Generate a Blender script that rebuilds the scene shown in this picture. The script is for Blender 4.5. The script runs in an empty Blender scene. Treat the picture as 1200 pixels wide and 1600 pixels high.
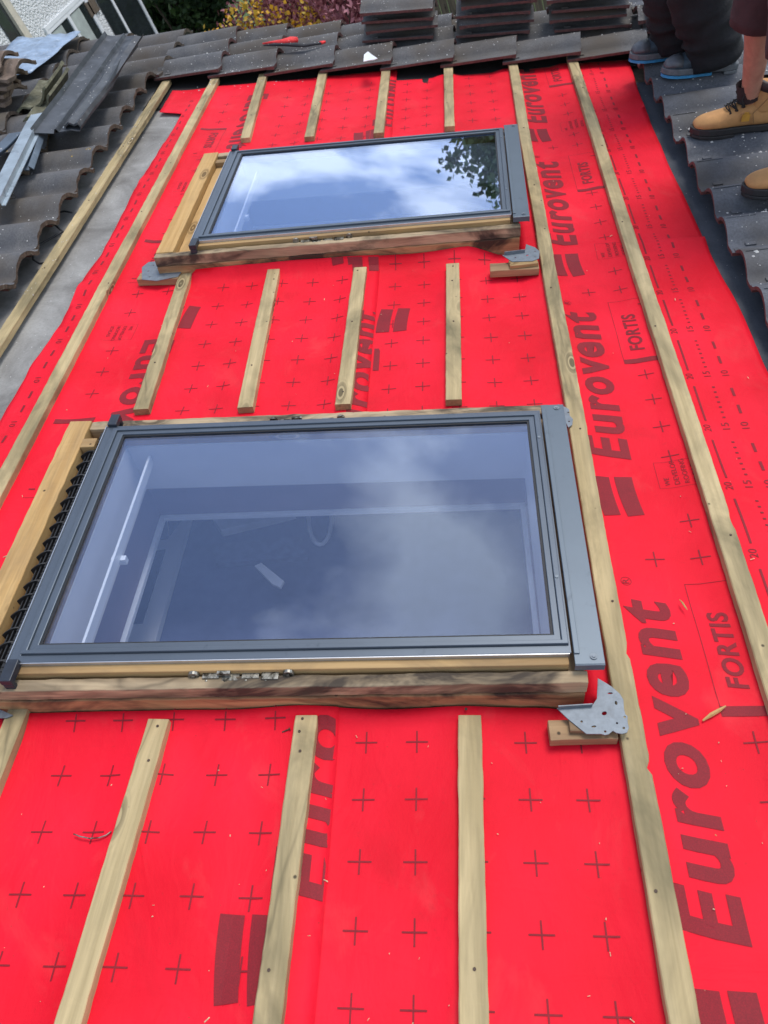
import bpy, bmesh, math, random
from mathutils import Vector, Matrix, noise
import numpy as np
R_ = math.radians
random.seed(7)
sc = bpy.context.scene
COL = sc.collection
# ------------------------------------------------------------------ camera, sky, sun
# Roof coordinates: u = down the slope, v = along the battens (away from the camera), w = off the roof.
PITCH = R_(15)
ROOFZ = 3.2
M = Matrix.Translation((0, 0, ROOFZ)) @ Matrix.Rotation(PITCH, 4, 'Y')
CR = np.array([[0.9942165631462926, 0.04333249397019866, -0.09826352594882881],
               [-0.03365089238403775, -0.7432060271011124, -0.6682158474043686],
               [-0.10198550390781706, 0.667657918583239, -0.7374495648827551]])
CC = np.array([-0.33408715, 0.0, 1.55483743]); CF = 1191.6154
cam = bpy.data.cameras.new('camera'); camo = bpy.data.objects.new('camera', cam); COL.objects.link(camo)
cam.sensor_width = 36; cam.sensor_fit = 'AUTO'; cam.lens = CF / 1600 * 36
cam.clip_start = .05; cam.clip_end = 500
cam.dof.use_dof = True; cam.dof.focus_distance = 2.1; cam.dof.aperture_fstop = 8
rm = Matrix([[CR[0][i], -CR[1][i], -CR[2][i]] for i in range(3)]).to_4x4()
camo.matrix_world = M @ Matrix.Translation(tuple(CC)) @ rm
sc.camera = camo
sc.view_settings.view_transform = 'Standard'; sc.view_settings.look = 'None'
sc.view_settings.gamma = 1; sc.view_settings.exposure = 0.60
try:
    sc.cycles.use_denoising = True
    sc.cycles.max_bounces = 8; sc.cycles.transparent_max_bounces = 24
except Exception: pass

SUN_DIR = Vector((0.42, 0.30, 0.86)).normalized()      # towards the sun (world)
sun = bpy.data.lights.new('sun', 'SUN'); suno = bpy.data.objects.new('sun', sun); COL.objects.link(suno)
sun.energy = 1.4; sun.angle = R_(22); sun.color = (1, .96, .9)
suno.rotation_euler = SUN_DIR.to_track_quat('Z', 'Y').to_euler()
world = bpy.data.worlds.new('World'); sc.world = world; world.use_nodes = True
wt = world.node_tree; wn = wt.nodes; wl = wt.links; wn.clear()
wo = wn.new('ShaderNodeOutputWorld'); bg = wn.new('ShaderNodeBackground')
sky = wn.new('ShaderNodeTexSky'); sky.sky_type = 'NISHITA'; sky.sun_disc = False
sky.sun_elevation = math.asin(SUN_DIR.z); sky.sun_rotation = math.atan2(SUN_DIR.x, SUN_DIR.y)
tc = wn.new('ShaderNodeTexCoord'); sep = wn.new('ShaderNodeSeparateXYZ'); wl.new(tc.outputs['Generated'], sep.inputs[0])
mz = wn.new('ShaderNodeMath'); mz.operation = 'MAXIMUM'; mz.inputs[1].default_value = .08; wl.new(sep.outputs[2], mz.inputs[0])
dx = wn.new('ShaderNodeMath'); dx.operation = 'DIVIDE'; wl.new(sep.outputs[0], dx.inputs[0]); wl.new(mz.outputs[0], dx.inputs[1])
dy = wn.new('ShaderNodeMath'); dy.operation = 'DIVIDE'; wl.new(sep.outputs[1], dy.inputs[0]); wl.new(mz.outputs[0], dy.inputs[1])
cb = wn.new('ShaderNodeCombineXYZ'); wl.new(dx.outputs[0], cb.inputs[0]); wl.new(dy.outputs[0], cb.inputs[1]); cb.inputs[2].default_value = 3.1
cn = wn.new('ShaderNodeTexNoise'); cn.inputs['Scale'].default_value = 3.1; cn.inputs['Detail'].default_value = 6; cn.inputs['Roughness'].default_value = .52
cn.inputs['Distortion'].default_value = .25; wl.new(cb.outputs[0], cn.inputs['Vector'])
cr = wn.new('ShaderNodeValToRGB'); cr.color_ramp.elements[0].position = .45; cr.color_ramp.elements[0].color = (.05, .05, .05, 1); cr.color_ramp.elements[1].position = .64
zr = wn.new('ShaderNodeMapRange'); wl.new(sep.outputs[2], zr.inputs[0]); zr.inputs[1].default_value = .46; zr.inputs[2].default_value = .66; zr.inputs[3].default_value = 0.; zr.inputs[4].default_value = .085
cm = wn.new('ShaderNodeMath'); cm.operation = 'SUBTRACT'; wl.new(cn.outputs[0], cm.inputs[0]); wl.new(zr.outputs[0], cm.inputs[1]); 
def cloud_bank(cx, cy, rad, amt, prev):
    d = wn.new('ShaderNodeVectorMath'); d.operation = 'DISTANCE'; wl.new(cb.outputs[0], d.inputs[0]); d.inputs[1].default_value = (cx, cy, 3.1)
    m_ = wn.new('ShaderNodeMapRange'); m_.interpolation_type = 'SMOOTHSTEP'; wl.new(d.outputs['Value'], m_.inputs[0]); m_.inputs[1].default_value = 0; m_.inputs[2].default_value = rad; m_.inputs[3].default_value = amt; m_.inputs[4].default_value = 0
    a_ = wn.new('ShaderNodeMath'); a_.operation = 'ADD'; wl.new(prev, a_.inputs[0]); wl.new(m_.outputs[0], a_.inputs[1]); return a_.outputs[0]
cv = cloud_bank(.22, .78, .34, .20, cm.outputs[0]); cv = cloud_bank(-.25, .72, .42, -.09, cv); cv = cloud_bank(.05, 2.35, .75, .12, cv); cv = cloud_bank(-.1, 1.75, .45, -.04, cv)
wl.new(cv, cr.inputs[0])
sk = wn.new('ShaderNodeMix'); sk.data_type = 'RGBA'; sk.blend_type = 'MIX'
wl.new(cr.outputs[0], sk.inputs['Factor']); wl.new(sky.outputs[0], sk.inputs['A']); sk.inputs['B'].default_value = (8.6, 9.0, 9.6, 1)
wl.new(sk.outputs['Result'], bg.inputs[0]); bg.inputs[1].default_value = .135
wl.new(bg.outputs[0], wo.inputs[0])

# ------------------------------------------------------------------ helpers
def at(x, y, w=0.):
    """point of the roof plane at height w that the photograph shows at pixel x, y -> (u, v)"""
    r = CR.T @ np.array([(x - 600) / CF, (y - 800) / CF, 1.]); t = (w - CC[2]) / r[2]
    p = CC + t * r; return float(p[0]), float(p[1])
def wray(x, y):
    r = CR.T @ np.array([(x - 600) / CF, (y - 800) / CF, 1.])
    return M.to_3x3() @ Vector(r.tolist()), M @ Vector(CC.tolist())
def on_x(x, y, X):
    d, c = wray(x, y); t = (X - c.x) / d.x; return c + d * t
def on_y(x, y, Y):
    d, c = wray(x, y); t = (Y - c.y) / d.y; return c + d * t

def tag(o, label=None, cat=None, group=None, kind=None):
    if label: o['label'] = label
    if cat: o['category'] = cat
    if group: o['group'] = group
    if kind: o['kind'] = kind
    return o
def empty(name, mw, label=None, cat=None, group=None, kind=None):
    o = bpy.data.objects.new(name, None); COL.objects.link(o); o.matrix_world = mw
    o.empty_display_size = .1
    return tag(o, label, cat, group, kind)
def RT(u, v, w=0., rz=0., rx=0., ry=0.):
    return M @ Matrix.Translation((u, v, w)) @ Matrix.Rotation(rz, 4, 'Z') @ Matrix.Rotation(ry, 4, 'Y') @ Matrix.Rotation(rx, 4, 'X')
def WT(x, y, z, rz=0.):
    return Matrix.Translation((x, y, z)) @ Matrix.Rotation(rz, 4, 'Z')
def link(name, me, mat, parent=None, mw=None, smooth=False, bevel=0., seg=2):
    if mat is not None and not me.materials:
        for m_ in (mat if isinstance(mat, (list, tuple)) else [mat]): me.materials.append(m_)
    o = bpy.data.objects.new(name, me); COL.objects.link(o)
    if parent is not None: o.parent = parent
    elif mw is not None: o.matrix_world = mw
    if smooth:
        for p in me.polygons: p.use_smooth = True
    if bevel:
        b = o.modifiers.new('bevel', 'BEVEL'); b.width = bevel; b.segments = seg; b.limit_method = 'ANGLE'; b.angle_limit = R_(35)
        b.harden_normals = False
    return o
class MB:
    def __init__(s): s.v = []; s.f = []; s.m = []
    def add(s, vs, fs, mi=0):
        b = len(s.v); s.v += [tuple(p) for p in vs]; s.f += [tuple(b + i for i in f) for f in fs]; s.m += [mi] * len(fs)
    def box(s, a0, a1, b0, b1, c0, c1, mi=0, mp=None):
        P = [(a0, b0, c0), (a1, b0, c0), (a1, b1, c0), (a0, b1, c0), (a0, b0, c1), (a1, b0, c1), (a1, b1, c1), (a0, b1, c1)]
        if mp: P = [mp(*p) for p in P]
        s.add(P, [(3, 2, 1, 0), (4, 5, 6, 7), (0, 1, 5, 4), (1, 2, 6, 5), (2, 3, 7, 6), (3, 0, 4, 7)], mi)
    def prism(s, poly, c0, c1, mi=0):
        n = len(poly); P = [(x, y, c0) for x, y in poly] + [(x, y, c1) for x, y in poly]
        s.add(P, [tuple(reversed(range(n))), tuple(range(n, 2 * n))] + [(i, (i + 1) % n, n + (i + 1) % n, n + i) for i in range(n)], mi)
    def ring(s, o, i, c0, c1, mp=None, mi=0):
        """mitred rectangular frame; o, i = (a0,a1,b0,b1)"""
        def q(r): return [(r[0], r[2]), (r[1], r[2]), (r[1], r[3]), (r[0], r[3])]
        O, I = q(o), q(i); P = [(x, y, z) for z in (c0, c1) for L in (O, I) for x, y in L]
        if mp: P = [mp(*p) for p in P]
        F = []
        for k in range(4):
            n = (k + 1) % 4
            F += [(k, 4 + k, 4 + n, n), (8 + k, 8 + n, 12 + n, 12 + k), (k, n, 8 + n, 8 + k), (4 + n, 4 + k, 12 + k, 12 + n)]
        s.add(P, F, mi)
    def tube(s, pts, r, n=8, mi=0, cap=True):
        pts = [Vector(p) for p in pts]; rr = r if isinstance(r, (list, tuple)) else [r] * len(pts)
        base = len(s.v); up = None
        for k, p in enumerate(pts):
            t = (pts[min(k + 1, len(pts) - 1)] - pts[max(k - 1, 0)]).normalized()
            if up is None:
                up = t.orthogonal().normalized()
            up = (up - t * up.dot(t)).normalized(); sd = t.cross(up)
            for j in range(n):
                a = 2 * math.pi * j / n; s.v.append(tuple(p + (up * math.cos(a) + sd * math.sin(a)) * rr[k]))
        for k in range(len(pts) - 1):
            for j in range(n):
                s.f.append((base + k * n + j, base + k * n + (j + 1) % n, base + (k + 1) * n + (j + 1) % n, base + (k + 1) * n + j)); s.m.append(mi)
        if cap:
            s.f.append(tuple(base + j for j in reversed(range(n)))); s.m.append(mi)
            e = base + (len(pts) - 1) * n; s.f.append(tuple(e + j for j in range(n))); s.m.append(mi)
    def rings(s, rs, mi=0, cap=True):
        """loft a list of equal-length point rings"""
        n = len(rs[0]); b = len(s.v)
        for r in rs: s.v += [tuple(p) for p in r]
        for k in range(len(rs) - 1):
            for j in range(n):
                s.f.append((b + k * n + j, b + k * n + (j + 1) % n, b + (k + 1) * n + (j + 1) % n, b + (k + 1) * n + j)); s.m.append(mi)
        if cap:
            s.f.append(tuple(b + j for j in reversed(range(n)))); s.m.append(mi)
            e = b + (len(rs) - 1) * n; s.f.append(tuple(e + j for j in range(n))); s.m.append(mi)
    def mesh(s, name):
        me = bpy.data.meshes.new(name); me.from_pydata(s.v, [], s.f)
        me.polygons.foreach_set('material_index', s.m)
        bm = bmesh.new(); bm.from_mesh(me); bmesh.ops.recalc_face_normals(bm, faces=bm.faces); bm.to_mesh(me); bm.free()
        me.update(); return me
    def build(s, name, mat, parent=None, mw=None, smooth=False, bevel=0., seg=2):
        return link(name, s.mesh(name), mat, parent, mw, smooth, bevel, seg)
def auto_smooth(o, ang=40):
    me = o.data
    for p in me.polygons: p.use_smooth = True
    try: me.set_sharp_from_angle(angle=R_(ang))
    except Exception: pass

# ------------------------------------------------------------------ materials
class NT:
    def __init__(s, name):
        s.mat = bpy.data.materials.new(name); s.mat.use_nodes = True; s.t = s.mat.node_tree; s.n = s.t.nodes; s.l = s.t.links
        s.b = s.n['Principled BSDF']; s.out = s.n['Material Output']; s._tc = None
    def new(s, t, **k):
        n = s.n.new('ShaderNode' + t)
        for a, v in k.items(): setattr(n, a, v)
        return n
    def set(s, sock, val):
        if isinstance(val, bpy.types.NodeSocket): s.l.new(val, sock)
        elif isinstance(val, (tuple, list)) and len(val) == 3 and sock.type == 'RGBA': sock.default_value = (*val, 1)
        else: sock.default_value = val
    def coord(s, scale=(1, 1, 1), rand=True, kind='Object'):
        tcn = s.new('TexCoord'); mp = s.new('Mapping'); s.l.new(tcn.outputs[kind], mp.inputs['Vector']); mp.inputs['Scale'].default_value = scale
        if rand:
            oi = s.new('ObjectInfo'); ml = s.new('Math', operation='MULTIPLY'); s.l.new(oi.outputs['Random'], ml.inputs[0]); ml.inputs[1].default_value = 37.
            s.l.new(ml.outputs[0], mp.inputs['Location'])
        return mp.outputs[0]
    def noise(s, vec, sc=5., det=4., rough=.5, dist=0.):
        n = s.new('TexNoise'); s.set(n.inputs['Vector'], vec); n.inputs['Scale'].default_value = sc; n.inputs['Detail'].default_value = det
        n.inputs['Roughness'].default_value = rough; n.inputs['Distortion'].default_value = dist; return n.outputs['Fac']
    def voro(s, vec, sc=5., feat='F1', out='Distance', rnd=1.):
        n = s.new('TexVoronoi', feature=feat); s.set(n.inputs['Vector'], vec); n.inputs['Scale'].default_value = sc; n.inputs['Randomness'].default_value = rnd
        return n.outputs[out]
    def ramp(s, f, *st):
        n = s.new('ValToRGB'); s.set(n.inputs[0], f); e = n.color_ramp.elements
        while len(e) < len(st): e.new(.5)
        for k, (p, c) in enumerate(st):
            e[k].position = p; e[k].color = (c, c, c, 1) if isinstance(c, (int, float)) else (*c, 1)
        return n.outputs[0]
    def mix(s, f, a, b, mode='MIX'):
        n = s.new('Mix', data_type='RGBA', blend_type=mode); s.set(n.inputs['Factor'], f); s.set(n.inputs['A'], a); s.set(n.inputs['B'], b); return n.outputs['Result']
    def math(s, op, a, b=0.):
        n = s.new('Math', operation=op); s.set(n.inputs[0], a); s.set(n.inputs[1], b); return n.outputs[0]
    def bump(s, h, st=.3, d=.002, prev=None):
        n = s.new('Bump'); n.inputs['Strength'].default_value = st; n.inputs['Distance'].default_value = d; s.set(n.inputs['Height'], h)
        if prev is not None: s.l.new(prev, n.inputs['Normal'])
        return n.outputs[0]
    def fin(s, col=None, rough=None, bump=None, metal=None, spec=None, sub=None):
        if col is not None: s.set(s.b.inputs['Base Color'], col)
        if rough is not None: s.set(s.b.inputs['Roughness'], rough)
        if metal is not None: s.b.inputs['Metallic'].default_value = metal
        if spec is not None: s.b.inputs['Specular IOR Level'].default_value = spec
        if bump is not None: s.l.new(bump, s.b.inputs['Normal'])
        return s.mat

def wood(name, ca, cb, cst, axis=1, stain=.5, knots=True, rough=.75, dark=(.02, .015, .01), st_lo=.45, st_hi=.75):
    t = NT(name); sc_ = [22, 22, 22]; sc_[axis] = 1.1
    c = t.coord(tuple(sc_)); lo = [3.5, 3.5, 3.5]; lo[axis] = 1.6; c2 = t.coord(tuple(lo)); kn = [9, 9, 9]; kn[axis] = 3.2; c3 = t.coord(tuple(kn))
    kd = t.voro(c3, 1.0); kmask = t.ramp(kd, (.09, 1.), (.24, 0.)) if knots else None
    dist = t.new('VectorMath', operation='SCALE'); 
    g = t.noise(c, 1.6, 5, .6, .6)
    col = t.mix(t.ramp(g, (.36, 0.), (.64, 1.)), ca, cb)
    fine = [130, 130, 130]; fine[axis] = 4; gf = t.noise(t.coord(tuple(fine)), 1., 2, .6)
    col = t.mix(t.ramp(gf, (.3, .3), (.6, 0.)), col, tuple(x * .55 for x in ca))
    s1 = t.noise(c2, 1.5, 5, .62, .8)
    col = t.mix(t.math('MULTIPLY', t.ramp(s1, (st_lo, 0.), (st_hi, 1.)), stain), col, cst)
    vn = t.noise(t.coord(tuple(5. if i != axis else .9 for i in range(3))), 1.3, 3, .5, 1.5); vd = t.math('ABSOLUTE', t.math('SUBTRACT', vn, .5)); vm = t.math('MULTIPLY', t.ramp(vd, (.004, 1.), (.040, 0.)), t.ramp(t.noise(c2, .8, 2, .5), (.48, 0.), (.62, stain * .5)))
    col = t.mix(vm, col, tuple(x * .45 for x in cst))
    pt = t.voro(t.coord((14, 14, 14)), 1.); col = t.mix(t.ramp(pt, (.035, .85), (.07, 0.)), col, dark)
    if knots:
        ringn = t.math('SINE', t.math('MULTIPLY', kd, 70.))
        kc = t.mix(t.ramp(ringn, (.2, 0.), (.8, 1.)), tuple(x * .35 for x in cb), tuple(x * .7 for x in ca))
        col = t.mix(kmask, col, kc)
    b = t.bump(g, .25, .0015); b = t.bump(gf, .35, .0008, b)
    return t.fin(col, rough, b, spec=.3)
M_batten = wood('treated_batten_wood', (.57, .44, .235), (.38, .29, .145), (.15, .125, .065), 1, .85, st_lo=.44, st_hi=.70)
M_batten_end = M_batten
M_pineU = wood('pine_frame_wood_across', (.47, .31, .14), (.36, .215, .085), (.14, .095, .06), 0, .75)
M_pineV = wood('pine_frame_wood_along', (.58, .37, .15), (.46, .27, .095), (.25, .17, .10), 1, .35)
M_oldU = wood('weathered_frame_wood_across', (.52, .40, .25), (.33, .24, .14), (.04, .03, .023), 0, .95, st_lo=.44, st_hi=.60)
M_oldV = wood('weathered_frame_wood_along', (.40, .30, .19), (.22, .155, .09), (.07, .05, .035), 1, .8)
M_faceU = wood('red_stained_frame_wood', (.47, .27, .125), (.31, .15, .07), (.035, .02, .014), 0, .95, st_lo=.46, st_hi=.58)
M_blockw = wood('packing_block_wood', (.42, .27, .14), (.28, .17, .09), (.08, .05, .03), 0, .6, False)
M_fence = wood('old_fence_wood', (.16, .12, .085), (.09, .07, .05), (.05, .05, .04), 2, .6)

def red_mat():
    t = NT('red_membrane'); c = t.coord((1, 1, 1), False)
    w1 = t.new('TexWave', wave_type='BANDS', bands_direction='X'); t.l.new(c, w1.inputs[0]); w1.inputs['Scale'].default_value = 160
    w2 = t.new('TexWave', wave_type='BANDS', bands_direction='Y'); t.l.new(c, w2.inputs[0]); w2.inputs['Scale'].default_value = 160
    wv = t.math('ADD', w1.outputs['Fac'], w2.outputs['Fac'])
    lo = t.noise(c, 2.6, 4, .5); cr_ = t.noise(t.coord((7, 3, 1), False), 1., 5, .6, 1.2)
    dirt = t.noise(c, 60, 3, .7); sp = t.voro(c, 26)
    col = t.mix(t.ramp(lo, (.35, 0.), (.7, 1.)), (.68, .005, .018), (.86, .012, .035))
    col = t.mix(t.ramp(dirt, (.62, 0.), (.80, .35)), col, (.45, .015, .02))
    col = t.mix(t.ramp(sp, (.018, .9), (.03, 0.)), col, (.25, .03, .02))
    du_ = t.noise(t.coord((1.6, 1.1, 1), False), 3.5, 5, .65, .8); col = t.mix(t.ramp(du_, (.56, 0.), (.74, .22)), col, (.70, .10, .09)); col = t.mix(t.ramp(t.noise(t.coord((2.2, 1.6, 1), False), 2.1, 4, .6, .5), (.56, 0.), (.75, .35)), col, (.42, .006, .012))
    b = t.bump(wv, .16, .0008); b = t.bump(cr_, .45, .010, b)
    cz = t.math('ABSOLUTE', t.math('SUBTRACT', t.noise(t.coord((2.6, 1.5, 1), False), 1.7, 3, .55, 1.4), .5)); b = t.bump(t.ramp(cz, (0., 1.), (.06, 0.)), .12, .003, b)
    cy = t.math('ABSOLUTE', t.math('SUBTRACT', t.noise(t.coord((1.2, 3.4, 1), False), 2.3, 3, .5, 1.), .5)); b = t.bump(t.ramp(cy, (0., 1.), (.05, 0.)), .10, .003, b)
    return t.fin(col, .62, b, spec=.15)
M_red = red_mat()
def ink_mat():
    t = NT('dark_ink_print'); c = t.coord((1, 1, 1), False)
    g = t.noise(c, 420, 2, .6); lo = t.noise(c, 9, 4, .6)
    col = t.mix(t.ramp(g, (.40, 0.), (.75, 1.)), (.205, .014, .020), (.30, .015, .024)); col = t.mix(t.ramp(lo, (.5, 0.), (.7, .3)), col, (.12, .012, .016))
    return t.fin(col, .62, t.bump(g, .1, .0004), spec=.2)
M_ink = ink_mat()
def simple(name, col, rough=.6, metal=0., nsc=30., amt=.25, bump=.15, bd=.001, spec=None, dirt=None, dsc=12., dr=(.55, .75)):
    t = NT(name); c = t.coord((1, 1, 1))
    n = t.noise(c, nsc, 5, .6); cc = t.mix(t.ramp(n, (.3, 0.), (.7, 1.)), tuple(x * (1 - amt) for x in col), tuple(min(1, x * (1 + amt)) for x in col))
    if dirt: cc = t.mix(t.ramp(t.noise(c, dsc, 5, .65, .5), (dr[0], 0.), (dr[1], 1.)), cc, dirt)
    return t.fin(cc, rough, t.bump(n, bump, bd), metal, spec)
def felt(name, ca, cb, spk=(.6, .6, .58)):
    t = NT(name); c = t.coord((1, 1, 1), False); lo = t.noise(c, 3.2, 6, .62, .6); f = t.noise(c, 90, 3, .7)
    col = t.mix(t.ramp(lo, (.35, 0.), (.66, 1.)), ca, cb); col = t.mix(t.ramp(f, (.45, 0.), (.75, .25)), col, tuple(x * .5 for x in ca))
    sp = t.voro(c, 34); col = t.mix(t.ramp(sp, (.03, 1.), (.05, 0.)), col, spk); sp2 = t.voro(c, 21); col = t.mix(t.ramp(sp2, (.02, 1.), (.04, 0.)), col, (.03, .025, .02))
    b = t.bump(f, .3, .001); b = t.bump(t.noise(t.coord((5, 1.5, 1), False), 1.4, 5, .6, 1.), .35, .012, b)
    return t.fin(col, .8, b, spec=.2)
M_felt = felt('grey_roofing_felt', (.15, .142, .13), (.33, .322, .30))
M_blackfelt = felt('black_roofing_felt', (.016, .015, .016), (.030, .027, .027), (.25, .24, .22))
M_slatefelt = felt('slate_grey_felt', (.06, .066, .08), (.10, .108, .125))
def tile_mat(name, ca, cb, lich=.0, moss=(.10, .075, .05), spk=1., headblue=None):
    t = NT(name); c = t.coord((1, 1, 1)); n1 = t.noise(c, 7, 6, .65, .4); n2 = t.noise(c, 120, 3, .7); n3 = t.noise(c, 2.6, 3, .5)
    col = t.mix(t.ramp(n1, (.35, 0.), (.68, 1.)), ca, cb); col = t.mix(t.ramp(n2, (.35, .45), (.62, 0.)), col, tuple(x * .45 for x in ca))
    col = t.mix(t.ramp(n3, (.46, 0.), (.66, .85)), col, moss)
    v = t.voro(c, 30); col = t.mix(t.ramp(v, (.03, .9 * spk), (.085, 0.)), col, (.42, .42, .38))
    if lich:
        lv = t.math('MULTIPLY', t.ramp(t.voro(c, 42), (.16, 1.), (.24, 0.)), t.ramp(t.noise(c, 6, 3, .6), (.58, 0.), (.62, lich)))
        col = t.mix(lv, col, (.42, .27, .04))
    b = t.bump(n2, .5, .0012); b = t.bump(n1, .3, .003, b)
    return t.fin(col, .72, b, spec=.35)
M_tile = tile_mat('weathered_concrete_tile', (.088, .089, .094), (.145, .140, .135), .0, (.078, .060, .042))
M_tile_l = tile_mat('lichened_concrete_tile', (.088, .089, .094), (.135, .134, .135), .9, (.10, .08, .055))
M_tile_r = tile_mat('blue_grey_concrete_tile', (.080, .086, .10), (.135, .141, .155), 0, (.062, .054, .045))
M_tile_edge = simple('mortar_stained_tile_edge', (.10, .072, .052), .9, nsc=60, amt=.5, bump=.9, bd=.004, dirt=(.21, .18, .14), dsc=40)
M_tile_red = simple('red_brown_tile_edge', (.115, .045, .040), .85, nsc=60, amt=.4, bump=.5, bd=.002, dirt=(.05, .035, .035), dsc=30)
M_brown_tile = simple('dirty_brown_tile', (.16, .115, .085), .9, nsc=25, amt=.35, bump=.6, bd=.004, dirt=(.06, .045, .035), dsc=14)
M_green_tile = simple('algae_green_tile', (.12, .115, .07), .9, nsc=30, amt=.4, bump=.6, bd=.003, dirt=(.26, .25, .19), dsc=30)
M_clad = simple('grey_aluminium_cladding', (.092, .113, .140), .36, .35, nsc=3, amt=.10, bump=.03, dirt=(.05, .065, .08), dsc=25, dr=(.62, .80), spec=.5)
M_clad2 = simple('grey_aluminium_plate', (.108, .137, .165), .42, .30, nsc=2.5, amt=.12, bump=.03, dirt=(.07, .09, .11), dsc=16, dr=(.60, .82), spec=.5)
M_bare = simple('bare_aluminium_edge', (.55, .57, .60), .35, .8, amt=.1)
M_rubber = simple('black_rubber', (.012, .013, .015), .6, nsc=80)
M_plastic = simple('dark_blue_plastic_clip', (.018, .024, .036), .45)
M_galv = simple('galvanised_steel', (.17, .195, .22), .55, .4, nsc=60, amt=.16, dirt=(.11, .12, .13), dsc=18, dr=(.60, .85), bump=.15)
M_lock = simple('greasy_steel', (.30, .29, .25), .42, .8, nsc=90, amt=.4, dirt=(.04, .035, .025), dsc=60, dr=(.45, .6), bump=.4)
M_nail = simple('rusty_steel', (.09, .06, .045), .7, .5, nsc=120, amt=.4)
M_flash = simple('dark_lead_flashing', (.060, .066, .074), .55, .3, nsc=9, amt=.35, bump=.4, bd=.004, dirt=(.13, .14, .15), dsc=14)
M_flash2 = simple('pale_aluminium_flashing', (.34, .40, .44), .45, .45, nsc=9, amt=.2, bump=.1, dirt=(.16, .19, .22), dsc=14)
M_flash3 = simple('blue_grey_flashing', (.12, .155, .195), .45, .4, nsc=7, amt=.2, dirt=(.07, .09, .11), dsc=12)
M_polythene = simple('blue_polythene', (.24, .32, .43), .35, 0, nsc=14, amt=.35, bump=.8, bd=.01, dirt=(.5, .56, .62), dsc=22, dr=(.6, .7))
M_white = simple('white_upvc', (.74, .76, .77), .35, nsc=6, amt=.04, bump=.02)
M_cream = simple('cream_board', (.55, .50, .40), .7, nsc=10, amt=.15)
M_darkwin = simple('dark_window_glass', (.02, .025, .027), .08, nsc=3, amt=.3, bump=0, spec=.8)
M_curtain = simple('pale_green_curtain', (.34, .38, .35), .8, nsc=8, amt=.2)
M_plaster = simple('white_plaster', (.66, .66, .66), .85, nsc=6, amt=.06)
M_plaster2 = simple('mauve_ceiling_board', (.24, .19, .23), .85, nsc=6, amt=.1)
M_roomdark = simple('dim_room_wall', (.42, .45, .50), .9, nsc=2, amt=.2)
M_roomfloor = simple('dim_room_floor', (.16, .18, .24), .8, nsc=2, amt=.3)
M_poster = simple('dark_poster', (.035, .04, .07), .6, nsc=14, amt=.6)
def pebble():
    t = NT('white_pebbledash'); c = t.coord((1, 1, 1)); v = t.voro(c, 34); n = t.noise(c, 70, 3, .7)
    col = t.mix(t.ramp(v, (.25, 0.), (.62, 1.)), (.80, .82, .82), (.55, .56, .55)); col = t.mix(t.ramp(n, (.62, 0.), (.75, .7)), col, (.22, .21, .19))
    return t.fin(col, .9, t.bump(v, .9, .02))
M_pebble = pebble()
def glass():
    t = NT('window_glass'); t.n.remove(t.b)
    geo = t.new('NewGeometry'); dot = t.new('VectorMath', operation='DOT_PRODUCT'); t.l.new(geo.outputs['Normal'], dot.inputs[0]); t.l.new(geo.outputs['Incoming'], dot.inputs[1])
    a = t.math('ABSOLUTE', dot.outputs['Value']); x = t.math('SUBTRACT', 1., a); p = t.math('POWER', x, 2.0)
    fr = t.math('ADD', t.math('MULTIPLY', p, 1.0), .065)
    tr = t.new('BsdfTransparent'); tr.inputs[0].default_value = (.96, .975, 1, 1); gl = t.new('BsdfGlossy'); gl.inputs['Color'].default_value = (.66, .77, 1., 1)
    gl.inputs['Roughness'].default_value = .012
    mx = t.new('MixShader'); t.l.new(fr, mx.inputs[0]); t.l.new(tr.outputs[0], mx.inputs[1]); t.l.new(gl.outputs[0], mx.inputs[2]); t.l.new(mx.outputs[0], t.out.inputs[0])
    c = t.coord((1, 1, 1), False); wv = t.noise(c, 3, 2, .5); bp = t.bump(wv, .05, .003); t.l.new(bp, gl.inputs['Normal'])
    return t.mat
M_glass = glass()
def leafm(name, ca, cb, tr=.25):
    t = NT(name); geo = t.new('NewGeometry'); rnd = geo.outputs['Random Per Island']
    col = t.mix(rnd, ca, cb); t.b.inputs['Subsurface Weight'].default_value = 0
    t.b.inputs['Transmission Weight'].default_value = 0
    return t.fin(col, .55, None, spec=.3)
M_leaf_purple = leafm('purple_leaves', (.16, .04, .06), (.52, .21, .24))
M_leaf_yellow = leafm('yellow_leaves', (.72, .36, .02), (.36, .26, .03))
M_leaf_dark = leafm('dark_green_leaves', (.012, .030, .012), (.035, .07, .02))
M_leaf_green = leafm('green_leaves', (.03, .06, .02), (.06, .11, .03))
M_leaf_light = leafm('light_green_leaves', (.09, .15, .05), (.17, .24, .09))
M_bark = simple('bark', (.07, .055, .04), .9, nsc=20, amt=.4, bump=.8, bd=.01)

# ------------------------------------------------------------------ ground
def plane_obj(name, x0, x1, y0, y1, z, mat, kind='structure'):
    m = MB(); m.add([(x0, y0, z), (x1, y0, z), (x1, y1, z), (x0, y1, z)], [(0, 1, 2, 3)]); return tag(m.build(name, mat), kind=kind)
def grass_mat():
    t = NT('lawn_grass'); c = t.coord((1, 1, 1), False); n = t.noise(c, 60, 4, .7); lo = t.noise(c, .8, 4, .5)
    col = t.mix(t.ramp(n, (.3, 0.), (.7, 1.)), (.03, .075, .015), (.09, .16, .035)); col = t.mix(t.ramp(lo, (.4, 0.), (.7, .5)), col, (.10, .12, .03))
    return t.fin(col, .9, t.bump(n, .8, .03))
plane_obj('ground', -250, 250, -250, 250, 0, grass_mat())

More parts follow.
